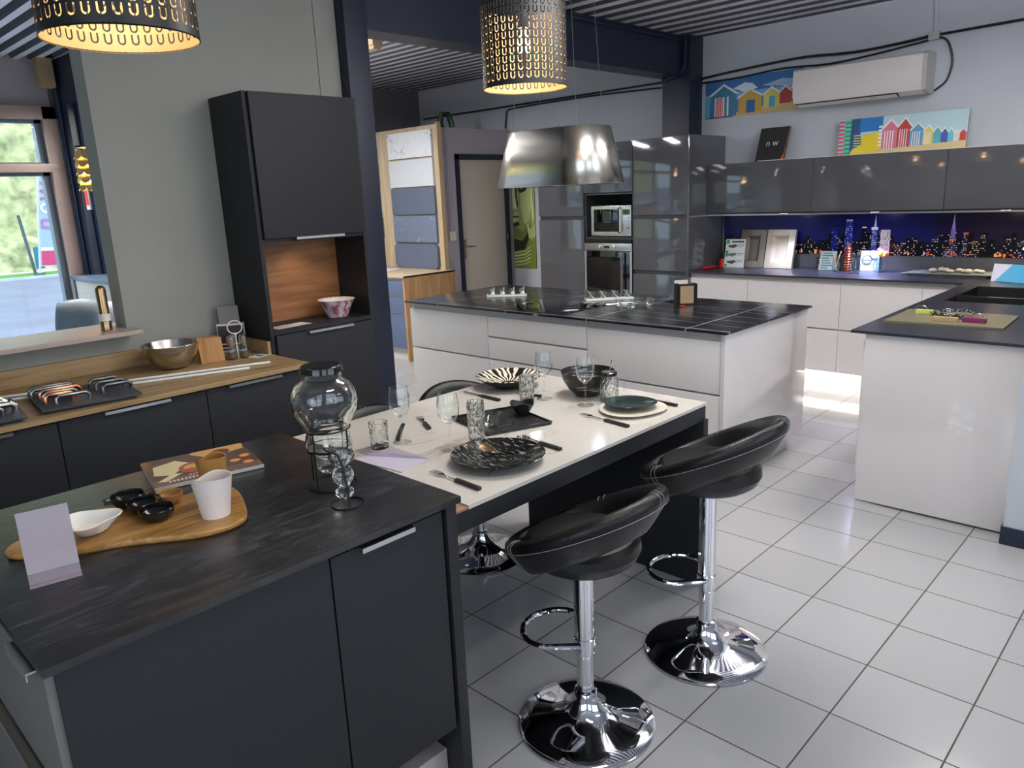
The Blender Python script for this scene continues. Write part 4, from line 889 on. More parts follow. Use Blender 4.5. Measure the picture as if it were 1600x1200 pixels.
# ================================================================== STOOLS
def stool(cx, cy, seat_z, back_ang, label, foot_z=.30):
    t = thing('bar_stool', label, 'bar stool', (cx, cy, 0), 0, 'black and chrome bar stools')
    b = B(); b.lathe([(0, .0), (.205, .0), (.218, .004), (.220, .010), (.212, .016), (.17, .026), (.12, .038), (.075, .054), (.050, .075), (.038, .10), (.034, .115)], (cx, cy, 0), 64); build('base', b, M_chrome, t)
    b = B(); b.lathe([(.036, .105), (.037, .125), (.032, .128), (.0265, .13), (.0265, foot_z-.05), (.031, foot_z-.045), (.031, seat_z-.03), (0, seat_z-.03)], (cx, cy, 0), 32); build('column', b, M_chrome, t)
    fa = back_ang+PI; f = Vector((math.cos(fa), math.sin(fa), 0)); s_ = Vector((-f.y, f.x, 0)); c0 = Vector((cx, cy, foot_z))
    pts = [c0+s_*.032-f*.01]
    for k in range(17):
        a = -PI*.62+PI*1.24*k/16
        pts.append(c0+f*(.115+.105*math.cos(a))+s_*(.115*-math.sin(a)))
    pts.append(c0-s_*.032-f*.01)
    b = B(); b.tube(pts, .0095, 10); b.lathe([(.033, -.016), (.035, -.014), (.035, .014), (.033, .016)], (cx, cy, foot_z), 28); build('footrest', b, M_chrome, t)
    b = B(); b.lathe([(0, -.035), (.05, -.034), (.055, -.018), (.10, -.004), (.15, .004)], (cx, cy, seat_z), 40); build('seat_mount', b, M_blackpl, t)
    b = B(); b.lathe([(0, -.02), (.08, -.018), (.13, -.008), (.165, .015), (.178, .042), (.175, .066), (.158, .080), (.11, .086), (0, .082)], (cx, cy, seat_z), 56); build('seat', b, M_leather, t)
    # tilted padded ring that serves as low back
    bd = Vector((math.cos(back_ang), math.sin(back_ang), 0))
    b = B(); n = 72; sec = 14; rs = []; st = []; st2 = []
    for k in range(n):
        a = 2*PI*k/n; u = math.cos(a)   # 1 at the back
        dirv = Vector((math.cos(back_ang+a), math.sin(back_ang+a), 0))
        zt = seat_z+.150+.108*u; h = .118+.018*u
        rin = .172; rout = .234
        tb = Vector((cx, cy, 0))+bd*.012
        top = tb+dirv*rout+Vector((0, 0, zt)); bot = tb+dirv*(rin+.0)+Vector((0, 0, zt-h))
        ax = (top-bot); L = ax.length; ax.normalize(); nrm = dirv-ax*dirv.dot(ax); nrm.normalize()
        mid = (top+bot)/2; ring = []
        for q in range(sec):
            p_ = 2*PI*q/sec; ca, sa = math.cos(p_), math.sin(p_)
            e = .6
            xx = math.copysign(abs(ca)**e, ca)*L/2; yy = math.copysign(abs(sa)**.8, sa)*(.021+.008*max(0, xx/(L/2)))
            ring.append(mid+ax*xx+nrm*yy)
        rs.append(ring)
        st.append(mid+ax*L*.30+nrm*.0268)
    rs.append(rs[0]); b.rings(rs, 0, True); bk_ = build('backrest', b, M_leather, t, sharp=60)
    b = B(); b.tube(st, .0009, 5, 0, True)
    for k in (1, 2, 22, 23, -23, -24):
        a = 2*PI*k/n; kk = int(k) % n; ring = rs[kk]; c_ = sum(ring, Vector())/sec
        b.tube([c_+(ring[q]-c_)*1.03 for q in range(-2, sec//2+2)], .0008, 5)
    build('stitching', b, M_thread, bk_)
    return t
stool(1.65, 1.335, .585, math.radians(-88), 'bar stool in the foreground, lower than the one beside it, in front of the table')
stool(2.245, 1.245, .665, math.radians(-85), 'taller bar stool to the right at the dark end of the table')
stool(2.26, 2.455, .555, math.radians(75), 'bar stool tucked at the far side of the table behind the zebra bowl')
stool(1.79, 2.455, .545, math.radians(75), 'bar stool at the far side of the table behind the glass dispenser')

# ================================================================== PENDANT LAMPS, HOOD
def pendant(cx, cy, zb, label, warm):
    t = thing('pendant_lamp', label, 'lamp', (cx, cy, zb), 0, 'black pierced drum pendants')
    H = .365; n = 96
    for nm, r, m in (('shade', .200, M_shadeo), ('lining', .1975, M_shadei)):
        bm = bmesh.new(); uv = bm.loops.layers.uv.new('UVMap')
        v0 = [bm.verts.new((r*math.cos(2*PI*i/n), r*math.sin(2*PI*i/n), 0)) for i in range(n)]; v1 = [bm.verts.new((r*math.cos(2*PI*i/n), r*math.sin(2*PI*i/n), H)) for i in range(n)]
        for i in range(n):
            j = (i+1) % n; f = bm.faces.new((v0[i], v0[j], v1[j], v1[i]))
            for l, (uu, vv) in zip(f.loops, ((i/n, 0), ((i+1)/n, 0), ((i+1)/n, 1), (i/n, 1))): l[uv].uv = (uu, vv)
        build(nm, bm, m, t, world=False, recalc=False)
    b = B(); b.tube([(.199*math.cos(a), .199*math.sin(a), .002) for a in [2*PI*i/72 for i in range(72)]], .0022, 6, 0, True); build('bottom_ring', b, M_blackwire, t, world=False)
    b = B(); b.tube([(.199*math.cos(a), .199*math.sin(a), H-.002) for a in [2*PI*i/72 for i in range(72)]], .0022, 6, 0, True)
    for a in (0.3, .3+2*PI/3, .3+4*PI/3): b.tube([(.199*math.cos(a), .199*math.sin(a), H-.01), (.022*math.cos(a), .022*math.sin(a), H-.06)], .0018, 6)
    build('top_ring', b, M_blackwire, t, world=False)
    b = B(); b.lathe([(0, H-.02), (.020, H-.022), (.021, H-.09), (.017, H-.095), (0, H-.095)], (0, 0, 0), 20); b.tube([(0, 0, H-.02), (0, 0, 2.998-zb)], .003, 6); build('socket_and_cord', b, M_blackpl, t, world=False)
    b = B(); b.lathe([(0, H-.21), (.018, H-.205), (.030, H-.185), (.031, H-.165), (.022, H-.135), (.013, H-.11), (.013, H-.095)], (0, 0, 0), 24); build('bulb', b, M_bulb, t, world=False)
    l = bpy.data.lights.new('pendant_light', 'POINT'); l.energy = warm; l.color = (1, .80, .56); l.shadow_soft_size = .035
    lo = bpy.data.objects.new('pendant_light', l); COL.objects.link(lo); lo.location = (cx, cy, zb+H-.24)
    return t
pendant(.897, 2.296, 2.122, 'black pierced drum pendant cut off at the top left, over the near island', 1.3)
pendant(2.848, 2.592, 2.155, 'black pierced drum pendant with a glowing bulb over the table end', 1.8)

t = thing('range_hood', 'satin stainless lampshade shaped hood hanging above the white island', 'range hood', (4.1, 3.45, 1.715))
def stad(a, r, z, n=40, c=(4.12, 3.47)):   # flat sided oval, long axis y
    out = []; L = a-r
    for i in range(n+1): q = -PI/2+PI*i/n; out.append((c[0]+r*math.sin(q), c[1]+L+r*math.cos(q), z))
    for i in range(n+1): q = PI/2+PI*i/n; out.append((c[0]+r*math.sin(q), c[1]-L+r*math.cos(q), z))
    return out
b = B(); b.rings([stad(.485, .26, 1.713), stad(.488, .262, 1.716), stad(.395, .20, 2.075), stad(.392, .197, 2.078)]); b.rings([stad(.480, .255, 1.716), stad(.388, .193, 2.074)])
build('shell', b, M_hood, t, sharp=60)
b = B(); b.rings([stad(.386, .19, 2.05), stad(.386, .19, 2.06)], 0, True, True, True); build('top_plate', b, M_inox, t)
b = B(); b.rings([stad(.47, .245, 1.735), stad(.47, .245, 1.745)], 0, True, True, True); build('filter_plate', b, M_inox, t)
for (dx, dy) in ((0, .3), (0, -.3)):
    b = B(); b.lathe([(.035, 0), (.035, .006)], (4.12+dx, 3.47+dy, 1.728), 20); build('hood_light', b, M_led, t)
b = B()
for sx_, sy_ in ((.14, .28), (-.14, .28), (.14, -.28), (-.14, -.28)): b.tube([(4.12+sx_, 3.47+sy_, 2.06), (4.12+sx_*.8, 3.47+sy_*.8, 2.998)], .0018, 5)
b.tube([(4.12, 3.44, 2.06), (4.11, 3.46, 2.13), (4.08, 3.47, 2.10), (4.06, 3.49, 2.06)], .002, 5)
build('suspension_cable', b, M_alu, t)

# ================================================================== WHITE ISLAND
tag(build('island_worktop', bx(3.557, 4.636, 1.888, 4.552, .912, .924, .001), M_dtile), 'black marbled worktop with fine pale joints on the white island', 'worktop')
mods = [(4.53, 3.696, [(.15, .566), (.578, .868)], 'white island drawer cabinet at the far left end beside the sample display'), (3.692, 2.834, [(.15, .566), (.578, .722), (.734, .868)], 'middle white island cabinet with the shallow top drawer below the hob'), (2.830, 1.935, [(.15, .566), (.578, .868)], 'white island cabinet at the right end behind the table')]
for y1, y0, dz, lab in mods:
    t = thing('island_cabinet', lab, 'cabinet', (4.0, (y0+y1)/2, 0), 0, 'white island cabinets')
    build('carcass', bx(3.606, 4.60, y0, y1, .15, .911), M_chan, t)
    for z0, z1 in dz: build('drawer_front', bx(3.584, 3.605, y0+.0015, y1-.0015, z0, z1, .001), M_whiteM, t)
tag(build('island_end_panel', bx(3.580, 4.622, 1.908, 1.932, .13, .911, .001), M_white), 'glossy white end panel of the white island facing the aisle', 'panel')
tag(build('island_plinth', bx(3.66, 4.56, 1.975, 4.45, 0, .148), M_white), 'white recessed plinth under the white island', 'plinth')
tag(build('induction_hob', bx(3.60, 4.12, 3.04, 3.62, .9243, .9283, .0015), M_blackglass), 'black glass induction hob set in the white island worktop', 'hob')
# racks of tasting glasses
def rack(x, y, n, L, ang, label, spoons):
    T = Matrix.Translation((x, y, .924)) @ Matrix.Rotation(ang, 4, 'Z')
    t = thing('tasting_rack', label, 'rack', (x, y, .924), ang)
    b = B(); b.box(-L/2, L/2, -.035, .035, .0005, .012, 0, .002); b.box(-L/2, -L/2+.004, -.035, .035, .0005, .02) ; b.move(T); build('tray', b, M_porc, t)
    for i in range(n):
        xx = -L/2+L*(i+.5)/n
        b = B(); b.lathe([(0, 0), (.018, 0), (.022, .045), (.020, .045), (.016, .004), (0, .004)], (xx, 0, .0125), 20); b.move(T); g_ = build('tasting_glass', b, M_glassd, t)
        b = B()
        if spoons: b.tube([(xx+.02, 0, .014), (xx-.002, 0, .035), (xx-.014, 0, .06), (xx-.026, 0, .064)], [.007, .005, .0045, .003], 8, flat=.4)
        else:
            b.lathe([(0, 0), (.016, .002), (.014, .018), (.006, .022), (0, .024)], (xx+.006, -.002, .014), 16); b.tube([(xx+.012, 0, .02), (xx+.016, 0, .07)], .0035, 6)
        b.move(T); build('spoon', b, M_porc, t)
    return t
rack(4.10, 3.995, 4, .30, math.radians(-50), 'white tray of small glasses with porcelain spoons at the far left of the island worktop', False)
rack(4.30, 3.19, 4, .34, math.radians(-41), 'white tray of small glasses with curved white spoons in front of the oven', True)
t = thing('glass_dish', 'shallow round clear glass dish on the white island worktop', 'dish', (4.13, 2.86, .924))
b = B(); b.lathe([(0, .001), (.11, .001), (.122, .006), (.130, .042), (.127, .043), (.118, .009), (.10, .006), (0, .006)], (4.13, 2.86, .9243), 48); build('dish', b, M_glassd, t)
b = B(); b.lathe([(0, .007), (.04, .0075), (.05, .016), (.047, .016), (.03, .01), (0, .01)], (4.13, 2.86, .9243), 24); build('inner_ring', b, M_aqua, t)
def utensil_box(x, y, w_, h_, lab, m, mi):
    t = thing('sample_holder', lab, 'holder', (x, y, .924))
    b = B(); a_ = math.radians(-45); T = Matrix.Translation((x, y, .9243)) @ Matrix.Rotation(a_, 4, 'Z')
    b.box(-w_/2, w_/2, -.035, -.031, 0, h_); b.box(-w_/2, w_/2, .031, .035, 0, h_*.96); b.box(-w_/2, -w_/2+.022, -.035, .035, 0, h_); b.box(w_/2-.022, w_/2, -.035, .035, 0, h_); b.box(-w_/2, w_/2, -.035, .035, 0, .006)
    b.move(T); build('frame', b, m, t)
    b = B(); b.box(-w_/2+.024, w_/2-.024, -.0375, -.0355, .012, h_-.012)
    for k in range(5): b.box(-w_/2+.03, w_/2-.03, -.041, -.0377, .02+k*(h_-.04)/5, .02+k*(h_-.04)/5+(h_-.04)/5*.7)
    b.move(T); build('slat_panel', b, mi, t)
utensil_box(4.335, 2.60, .135, .135, 'upright black holder with bronze slats on the island worktop', M_blackm, mat('bronze slat', (170, 140, 108), .3, .6, var=.1))
utensil_box(4.50, 2.745, .14, .15, 'glass sided holder with pale slats behind the black holder', M_glassd, mat('pale slat', (206, 206, 190), .4, .2, var=.1))
b = B(); b.lathe([(0, 0), (.03, 0), (.055, .012), (.075, .016), (.07, .018), (.05, .016), (0, .010)], (4.42, 2.76, .9243), 32); tag(build('aqua_dish', b, M_aqua), 'small pale aqua dish between the two slat holders', 'dish')
b = B(); b.box(4.22, 4.25, 2.545, 2.575, .9243, .932, 0, .002); tag(build('red_clip', b, M_red), 'tiny red clip at the foot of the black slat holder', 'clip')
b = B(); b.box(4.02, 4.10, 3.09, 3.10, .9245, .9300, 0, .002, rz=.3)
b.tube([(4.05, 3.03, .93), (4.10, 2.97, .934), (4.16, 2.99, .93), (4.2, 2.93, .93)], .006, 6); tag(build('bottle_opener', b, M_inox), 'small metal opener lying at the edge of the hob', 'opener')

# ================================================================== PANTRY WALL
Yc = [(5.425, 4.832), (4.828, 4.240), (4.236, 3.655)]
def tallcol(y1, y0, lab, parts):
    t = thing('pantry_column', lab, 'cabinet', (6.4, (y0+y1)/2, 0), 0, 'grey gloss tall columns')
    b = B(); b.box(6.122, 6.728, y1-.016, y1, 0, 2.11); b.box(6.122, 6.728, y0, y0+.016, 0, 2.11); b.box(6.70, 6.728, y0+.016, y1-.016, 0, 2.11)
    for z in parts['shelves']: b.box(6.122, 6.70, y0+.016, y1-.016, z, z+.018)
    b.box(6.16, 6.18, y0+.016, y1-.016, 0, .11)
    build('carcass', b, M_greydk, t)
    for z0, z1 in parts['doors']: build('door', bx(6.10, 6.120, y0+.001, y1-.001, z0, z1, .001), M_greygloss, t)
    for z in parts.get('grips', []): build('grip_channel', bx(6.124, 6.135, y0+.017, y1-.017, z, z+.034), M_chan if 0 else M_greydk, t)
    return t
tallcol(*Yc[0], 'grey gloss tall column at the left of the oven wall beside the green portrait', dict(shelves=(.11, 2.09), doors=((.12, 1.395), (1.43, 2.108)), grips=(1.396,)))
tallcol(*Yc[1], 'grey gloss tall column that holds the microwave and the oven', dict(shelves=(.11, 2.09, 1.628, 1.205, .56), doors=((1.650, 2.108), (.12, .56)), grips=()))
tallcol(*Yc[2], 'grey gloss tall column at the right of the oven', dict(shelves=(.11, 2.09), doors=((.12, .885), (.92, 1.395), (1.43, 2.108)), grips=(.886, 1.396)))
tag(build('pantry_side_panel', bx(6.098, 6.728, 3.634, 3.653, 0, 2.112, .001), M_greygloss), 'grey gloss side panel closing the tall columns above the white worktop run', 'panel')
# microwave
t = thing('microwave', 'stainless microwave in the niche above the oven', 'microwave', (6.35, 4.53, 1.2235))
build('body', bx(6.15, 6.5, 4.29, 4.775, 1.232, 1.522, .004), M_inox, t)
build('door_glass', bx(6.144, 6.149, 4.435, 4.735, 1.275, 1.49, .001), M_blackglass, t)
b = B(); b.box(6.146, 6.15, 4.405, 4.765, 1.245, 1.515); build('door_frame', b, M_inox, t)
b = B(); b.tube([(6.145, 4.418, 1.265), (6.115, 4.418, 1.27), (6.115, 4.418, 1.495), (6.145, 4.418, 1.50)], .008, 8); build('door_handle', b, M_chrome, t)
build('display', bx(6.145, 6.149, 4.31, 4.385, 1.435, 1.485), M_blackglass, t)
for k in range(4):
    for q in (0, 1):
        b = B(); b.lathe([(.006, 0), (.006, .006)], (0, 0, 0), 10); b.move(Matrix.Translation((6.149, 4.37-.045*q, 1.41-.033*k)) @ Matrix.Rotation(-PI/2, 4, 'Y')); build('button', b, M_alu if q == 0 or k < 3 else M_blackpl, t)
b = B(); b.box(6.2, 6.45, 4.31, 4.33, 1.2235, 1.232); b.box(6.2, 6.45, 4.73, 4.75, 1.2235, 1.232); build('feet', b, M_blackpl, t)
# oven
t = thing('oven', 'built-in oven with steel control strip and black glass door', 'oven', (6.4, 4.53, .58))
build('body', bx(6.125, 6.6, 4.258, 4.810, .579, 1.202), M_greydk, t)
build('control_panel', bx(6.095, 6.122, 4.246, 4.822, 1.095, 1.165, .002), M_inox, t)
build('top_trim', bx(6.105, 6.122, 4.26, 4.81, 1.168, 1.20), M_blackglass, t)
build('door_glass', bx(6.098, 6.122, 4.246, 4.822, .585, 1.09, .002), M_blackglass, t)
for yy in (4.798, 4.246): build('door_edge', bx(6.094, 6.098, yy, yy+.024, .585, 1.09), M_alu, t)
b = B(); b.tube([(6.098, 4.345, .60), (6.062, 4.345, .605), (6.062, 4.345, 1.07), (6.098, 4.345, 1.075)], .011, 8); build('door_handle', b, M_alu, t)
for yy in (4.46, 4.63):
    b = B(); b.lathe([(.016, 0), (.015, .012), (.013, .013)], (0, 0, 0), 18); b.move(Matrix.Translation((6.096, yy, 1.13)) @ Matrix.Rotation(-PI/2, 4, 'Y')); build('knob', b, M_chrome, t)
build('display', bx(6.093, 6.096, 4.515, 4.575, 1.12, 1.14), M_blackglass, t)

# ================================================================== BACK RUN: base units, worktop, uppers
ys = [3.63, 3.067, 2.275, 1.683, 1.40]
for i in range(4):
    y1, y0 = ys[i], ys[i+1]
    t = thing('base_cabinet', ['white drawer cabinet beside the grey tall columns', 'white drawer cabinet in the middle of the back run', 'white drawer cabinet left of the inner corner of the back run', 'narrow white corner cabinet meeting the peninsula'][i], 'cabinet', (6.4, (y0+y1)/2, 0), 0, 'white base cabinets of the back run')
    build('carcass', bx(6.142, 6.70, y0, y1, .15, .908), M_chan, t)
    for z0, z1 in ((.15, .496), (.508, .866)): build('drawer_front', bx(6.12, 6.141, y0+.0015, y1-.0015, z0, z1, .001), M_whiteM, t)
tag(build('plinth_board', bx(6.18, 6.20, 1.4, 3.63, 0, .148), M_white), 'white plinth board lit by the strip under the back run', 'plinth')
b = B(); b.box(6.135, 6.155, 1.45, 3.6, .140, .148); tag(build('led_strip', b, M_ledw), 'glowing light strip under the white base cabinets of the back run', 'light strip')
area('plinth_led_light', (6.145, 2.5, .138), (6.0, 2.5, 0), .02, 2.0, 3.2, (1, .92, .88)).rotation_euler = (0, math.radians(20), 0)
tag(build('back_worktop', bx(6.085, 6.728, .64, 3.632, .910, .924, .001), M_slate if 0 else mat('dark grey worktop', (44, 46, 56), .3, var=.15, vscale=14)), 'dark grey worktop along the back wall under the skyline panel', 'worktop')
M_dgw = MATS['dark grey worktop']
# peninsula
b = B(); X0, X1, Y0, Y1 = 3.945, 6.084, .64, 1.402
sx0, sx1, sy0, sy1 = 5.16, 5.96, .88, 1.30
b.box(X0, sx0, Y0, Y1, .910, .924); b.box(sx1, X1, Y0, Y1, .910, .924); b.box(sx0, sx1, Y0, sy0, .910, .924); b.box(sx0, sx1, sy1, Y1, .910, .924)
tag(build('peninsula_worktop', b, M_dgw), 'dark grey worktop of the peninsula with the sink cut-out', 'worktop')
t = thing('kitchen_sink', 'black two bowl sink let into the peninsula worktop', 'sink', (5.56, 1.09, .9))
b = B()
for a0, a1 in ((sx0, 5.44), (5.47, sx1)):
    b.box(a0, a0+.008, sy0, sy1, .76, .921); b.box(a1-.008, a1, sy0, sy1, .76, .921); b.box(a0, a1, sy0, sy0+.008, .76, .921); b.box(a0, a1, sy1-.008, sy1, .76, .921); b.box(a0, a1, sy0, sy1, .752, .76)
b.box(5.44, 5.47, sy0, sy1, .90, .918); build('basin', b, M_blackm, t)
build('divider_strip', bx(5.448, 5.462, .93, 1.12, .918, .922), M_alu, t)
t = thing('peninsula_cabinet', 'white cabinet block of the peninsula carrying the sink', 'cabinet', (5.0, 1.0, 0))
build('carcass', bx(3.995, 5.14, .66, 1.33, .12, .908), M_chan, t); build('sink_carcass', bx(5.15, 6.08, .66, 1.33, .12, .74), M_chan, t)
build('front', bx(3.995, 6.08, 1.332, 1.352, .15, .866), M_whiteM, t)
tag(build('peninsula_end_panel', bx(3.965, 3.990, .645, 1.335, .012, .909, .001), M_white), 'glossy white end panel of the peninsula reaching the floor', 'panel')
# upper cabinets
yu = [3.632, 2.662, 1.667, .67]
for i in range(3):
    y1, y0 = yu[i], yu[i+1]
    t = thing('wall_cabinet', ['grey gloss wall cabinet next to the tall columns', 'grey gloss wall cabinet under the leaning beach hut picture', 'grey gloss wall cabinet at the right edge above the skyline'][i], 'cabinet', (6.56, (y0+y1)/2, 1.41), 0, 'grey gloss wall cabinets')
    build('carcass', bx(6.422, 6.728, y0+.001, y1-.001, 1.412, 1.856), M_greydk, t)
    build('door', bx(6.400, 6.421, y0+.002, y1-.002, 1.425, 1.854, .001), M_greygloss, t)
    build('light_rail', bx(6.41, 6.43, y0+.002, y1-.002, 1.400, 1.4115), M_alu, t)
tag(build('top_shelf_strip', bx(6.395, 6.72, .70, 3.15, 1.857, 1.861), M_whiteM), 'thin white strip lying on top of the grey wall cabinets', 'strip')
for i, (yy, cc, mm, pw) in enumerate(((2.93, (.70, .72, 1.0), M_led, 34), (2.18, (.58, .58, 1.0), M_led, 75), (1.28, (1, .80, .58), M_ledwarm, 14))):
    b = B(); b.lathe([(.030, 0), (.032, .008)], (6.48, yy, 1.402), 24)
    tag(build('cabinet_spotlight', b, mm), ['cool under-cabinet spot above the leaning door samples', 'cool under-cabinet spot above the flower vases', 'warm under-cabinet spot above the lit tower of the skyline'][i], 'light')
    spot('cabinet_spot_light', (6.48, yy, 1.398), (6.36, yy, .9), pw, cc, 110, .8, .02)
# grey splash strip + skyline
tag(build('splashback_upstand', bx(6.712, 6.729, .67, 3.63, .925, 1.045, .001), mat('dark grey upstand', (74, 76, 80), .4, var=.06, vscale=10)), 'dark grey upstand strip below the skyline panel', 'upstand')
p = Pic((6.722, 3.625, 1.046), (0, -1, 0), (0, 0, 1), 2.96, .352, .006, (20, 20, 40), (24, 22, 84))
# sky bands (deep blue at the left, violet towards the right)
p.rect(.0, 0, .62, 1, (22, 22, 92)); p.rect(.62, 0, .70, 1, (30, 20, 70)); p.rect(.70, 0, 1, 1, (38, 22, 58))
rnd = random.Random(3)
def building(a, w_, h_, c, wc, dens=.5, rows=None):
    p.rect(a, 0, a+w_, h_, c); nc = max(2, int(w_/.0042)); nr = max(3, int(h_/.045))
    for i in range(nc):
        for j in range(nr):
            if rnd.random() < dens: p.rect(a+w_*(i+.15)/nc, h_*(j+.2)/nr, a+w_*(i+.75)/nc, h_*(j+.65)/nr, rnd.choice(wc))
warmc = [(250, 226, 180), (220, 190, 140), (240, 240, 230), (160, 150, 160)]; coolc = [(200, 210, 250), (230, 236, 255), (110, 120, 220)]; redc = [(220, 70, 40), (240, 120, 60), (250, 190, 120)]
a = .0
while a < .995:
    w_ = rnd.uniform(.010, .022); h_ = rnd.uniform(.26, .58)*(1.0 if a > .3 else .85)
    building(a, w_, h_, rnd.choice([(8, 8, 20), (14, 14, 34), (20, 18, 40), (10, 10, 16)]), rnd.choice([warmc, coolc, warmc]), rnd.uniform(.08, .34)); a += w_*rnd.uniform(.75, 1.05)
# tall landmarks: a = fraction from the left end
building(.345, .018, .66, (22, 30, 120), coolc, .2); building(.385, .020, .80, (40, 50, 160), coolc, .55); p.rect(.386, .80, .404, .84, (220, 226, 250))
building(.432, .010, .66, (10, 10, 30), warmc, .3); p.rect(.431, .64, .443, .67, (236, 236, 240))
building(.458, .014, .62, (60, 66, 150), coolc, .8); p.poly([(.462, .62), (.470, .62), (.4665, .95)], (200, 210, 250)); p.rect(.456, .60, .474, .66, (236, 238, 250))
building(.481, .026, .60, (190, 182, 190), [(250, 244, 236), (90, 84, 100), (240, 232, 226)], .8)
building(.655, .016, .42, (60, 44, 70), warmc, .5); p.rect(.6575, .42, .6685, .62, (140, 120, 210)); p.rect(.6595, .62, .6665, .72, (190, 170, 240)); p.poly([(.6605, .72), (.6655, .72), (.663, .98)], (214, 196, 250)); p.rect(.655, .36, .671, .40, (240, 130, 60))
building(.688, .010, .50, (46, 30, 60), warmc, .4); p.rect(.687, .50, .699, .54, (240, 120, 120))
building(.94, .05, .30, (60, 60, 40), [(180, 170, 110), (120, 130, 90)], .5)
for k in range(80):
    a_ = rnd.random(); p.rect(a_, rnd.uniform(.0, .10), a_+rnd.uniform(.002, .008), rnd.uniform(.02, .13)+.01, rnd.choice(redc if a_ < .55 or a_ > .75 else coolc+redc))
p.rect(.0, .0, 1, .012, (50, 40, 60))
p.done('skyline_panel', None, M_printg, 'glossy night city skyline splashback panel under the wall cabinets', 'splashback')

# AC
t = thing('air_conditioner', 'white wall mounted split air conditioner above the beach hut pictures', 'air conditioner', (6.6, 2.4, 2.28))
b = B(); prof_ = [(6.728, 2.285), (6.60, 2.280), (6.545, 2.305), (6.515, 2.36), (6.508, 2.44), (6.512, 2.555), (6.54, 2.572), (6.728, 2.572)]
rs = [[(x, y, z) for x, z in prof_] for y in (2.915, 1.925)]; b.rings(rs, 0, True, True, True); build('casing', b, mat('warm white plastic', (216, 210, 206), .4, var=.01), t)
b = B(); b.rings([[(x-.003*(1 if i not in (0, 7) else 0), y, z) for i, (x, z) in enumerate(prof_)] for y in (1.925, 1.895)], 0, True, True, True); build('side_cover', b, mat('greyer plastic', (178, 176, 172), .4, var=.01), t)
b = B(); b.prism([(6.603, 2.281), (6.55, 2.302), (6.545, 2.298), (6.600, 2.276)], -2.90, -2.10, fn=lambda x, z, y: (x, -y, z)); build('air_slot', b, M_blackpl, t)
b = B(); b.prism([(6.60, 2.276), (6.556, 2.294), (6.553, 2.290), (6.597, 2.272)], -2.89, -2.11, fn=lambda x, z, y: (x, -y, z)); build('louvre', b, MATS['warm white plastic'], t)
# cables on back wall
def cable(pts, r, label, m=M_blackpl, name='cable'):
    P = []
    for i in range(len(pts)-1):
        p0, p1 = Vector(pts[i]), Vector(pts[i+1])
        for k in range(4): P.append(p0.lerp(p1, k/4))
    P.append(Vector(pts[-1])); 
    for _ in range(2): P = [P[0]]+[(P[i-1]+P[i]*2+P[i+1])/4 for i in range(1, len(P)-1)]+[P[-1]]
    b = B(); b.tube(P, r, 8); return tag(build(name, b, m), label, 'cable', 'wall cables')
cable([(6.71, 3.88, 2.64), (6.71, 3.6, 2.66), (6.71, 3.2, 2.68), (6.70, 2.9, 2.69), (6.70, 2.5, 2.66), (6.70, 2.1, 2.68), (6.71, 1.93, 2.70)], .011, 'thick black cable sagging above the air conditioner from the column')
cable([(6.715, 3.88, 2.60), (6.715, 3.5, 2.60), (6.71, 3.1, 2.63), (6.71, 2.7, 2.60), (6.71, 2.3, 2.63), (6.71, 1.95, 2.67)], .008, 'thinner black cable just below the thick one above the air conditioner')
cable([(6.71, 1.92, 2.69), (6.71, 1.82, 2.66), (6.71, 1.77, 2.5), (6.71, 1.80, 2.36), (6.70, 1.885, 2.30)], .008, 'black cable looping down the right side of the air conditioner')
cable([(6.715, 1.9, 2.70), (6.715, 1.4, 2.71), (6.715, .7, 2.72)], .010, 'black cable running right along the wall from the junction box')
cable([(6.715, 1.915, 2.72), (6.715, 1.93, 3.0)], .012, 'pale conduit rising from the junction box to the ceiling', M_wallB)
cable([(6.715, 4.19, 2.66), (6.715, 5.2, 2.66), (6.715, 6.4, 2.66), (6.715, 7.9, 2.66)], .010, 'black cable along the back wall left of the navy column')
cable([(6.712, 4.19, 2.61), (6.712, 5.2, 2.64), (6.712, 6.38, 2.63), (6.712, 6.42, 2.6), (6.712, 6.45, 2.42)], .009, 'black cable that turns down behind the store room wall')
cable([(6.494, 3.93, 3.0-.02), (6.494, 3.93, 2.74), (6.47, 3.98, 2.66), (6.49, 4.17, 2.64)], .014, 'dark conduit dropping down the navy column under the beam', M_steel_navy)
b = B(); b.box(6.69, 6.728, 1.88, 1.955, 2.665, 2.725, 0, .004); tag(build('junction_box', b, mat('grey plastic', (176, 174, 170), .5, var=.02)), 'small grey junction box above the air conditioner end', 'junction box')
b = B(); b.tube([(2.83, 3.955, 2.96), (6.48, 3.955, 2.96)], .013, 8); tag(build('beam_conduit', b, M_steel_navy), 'dark conduit running along the top of the navy beam', 'conduit')
for k, xx in enumerate((5.65, 5.67)):
    b = B(); b.tube([(5.700+k*.025, 6.388, 1.30), (5.700+k*.025, 6.388, 2.38)], .008, 6); tag(build('conduit', b, M_wallM), 'thin vertical conduit beside the store door, the %s one' % ('left', 'right')[k], 'conduit')
b = B(); b.box(5.68, 5.77, 6.37, 6.398, 1.20, 1.30, 0, .003); tag(build('switch_box', b, mat('cream plastic', (206, 200, 170), .5, var=.02)), 'cream switch box on the wall left of the store door', 'switch')
b = B(); b.tube([(6.15, 6.9, 2.402), (6.10, 6.9, 2.50), (6.12, 6.88, 2.60), (6.2, 6.86, 2.60), (6.24, 6.86, 2.5), (6.24, 6.85, 2.402)], [.03, .035, .03, .03, .035, .03], 8); tag(build('green_vase', b, mat('dark green glaze', (34, 70, 44), .25, var=.1)), 'dark green looped ornament on top of the store room', 'ornament')

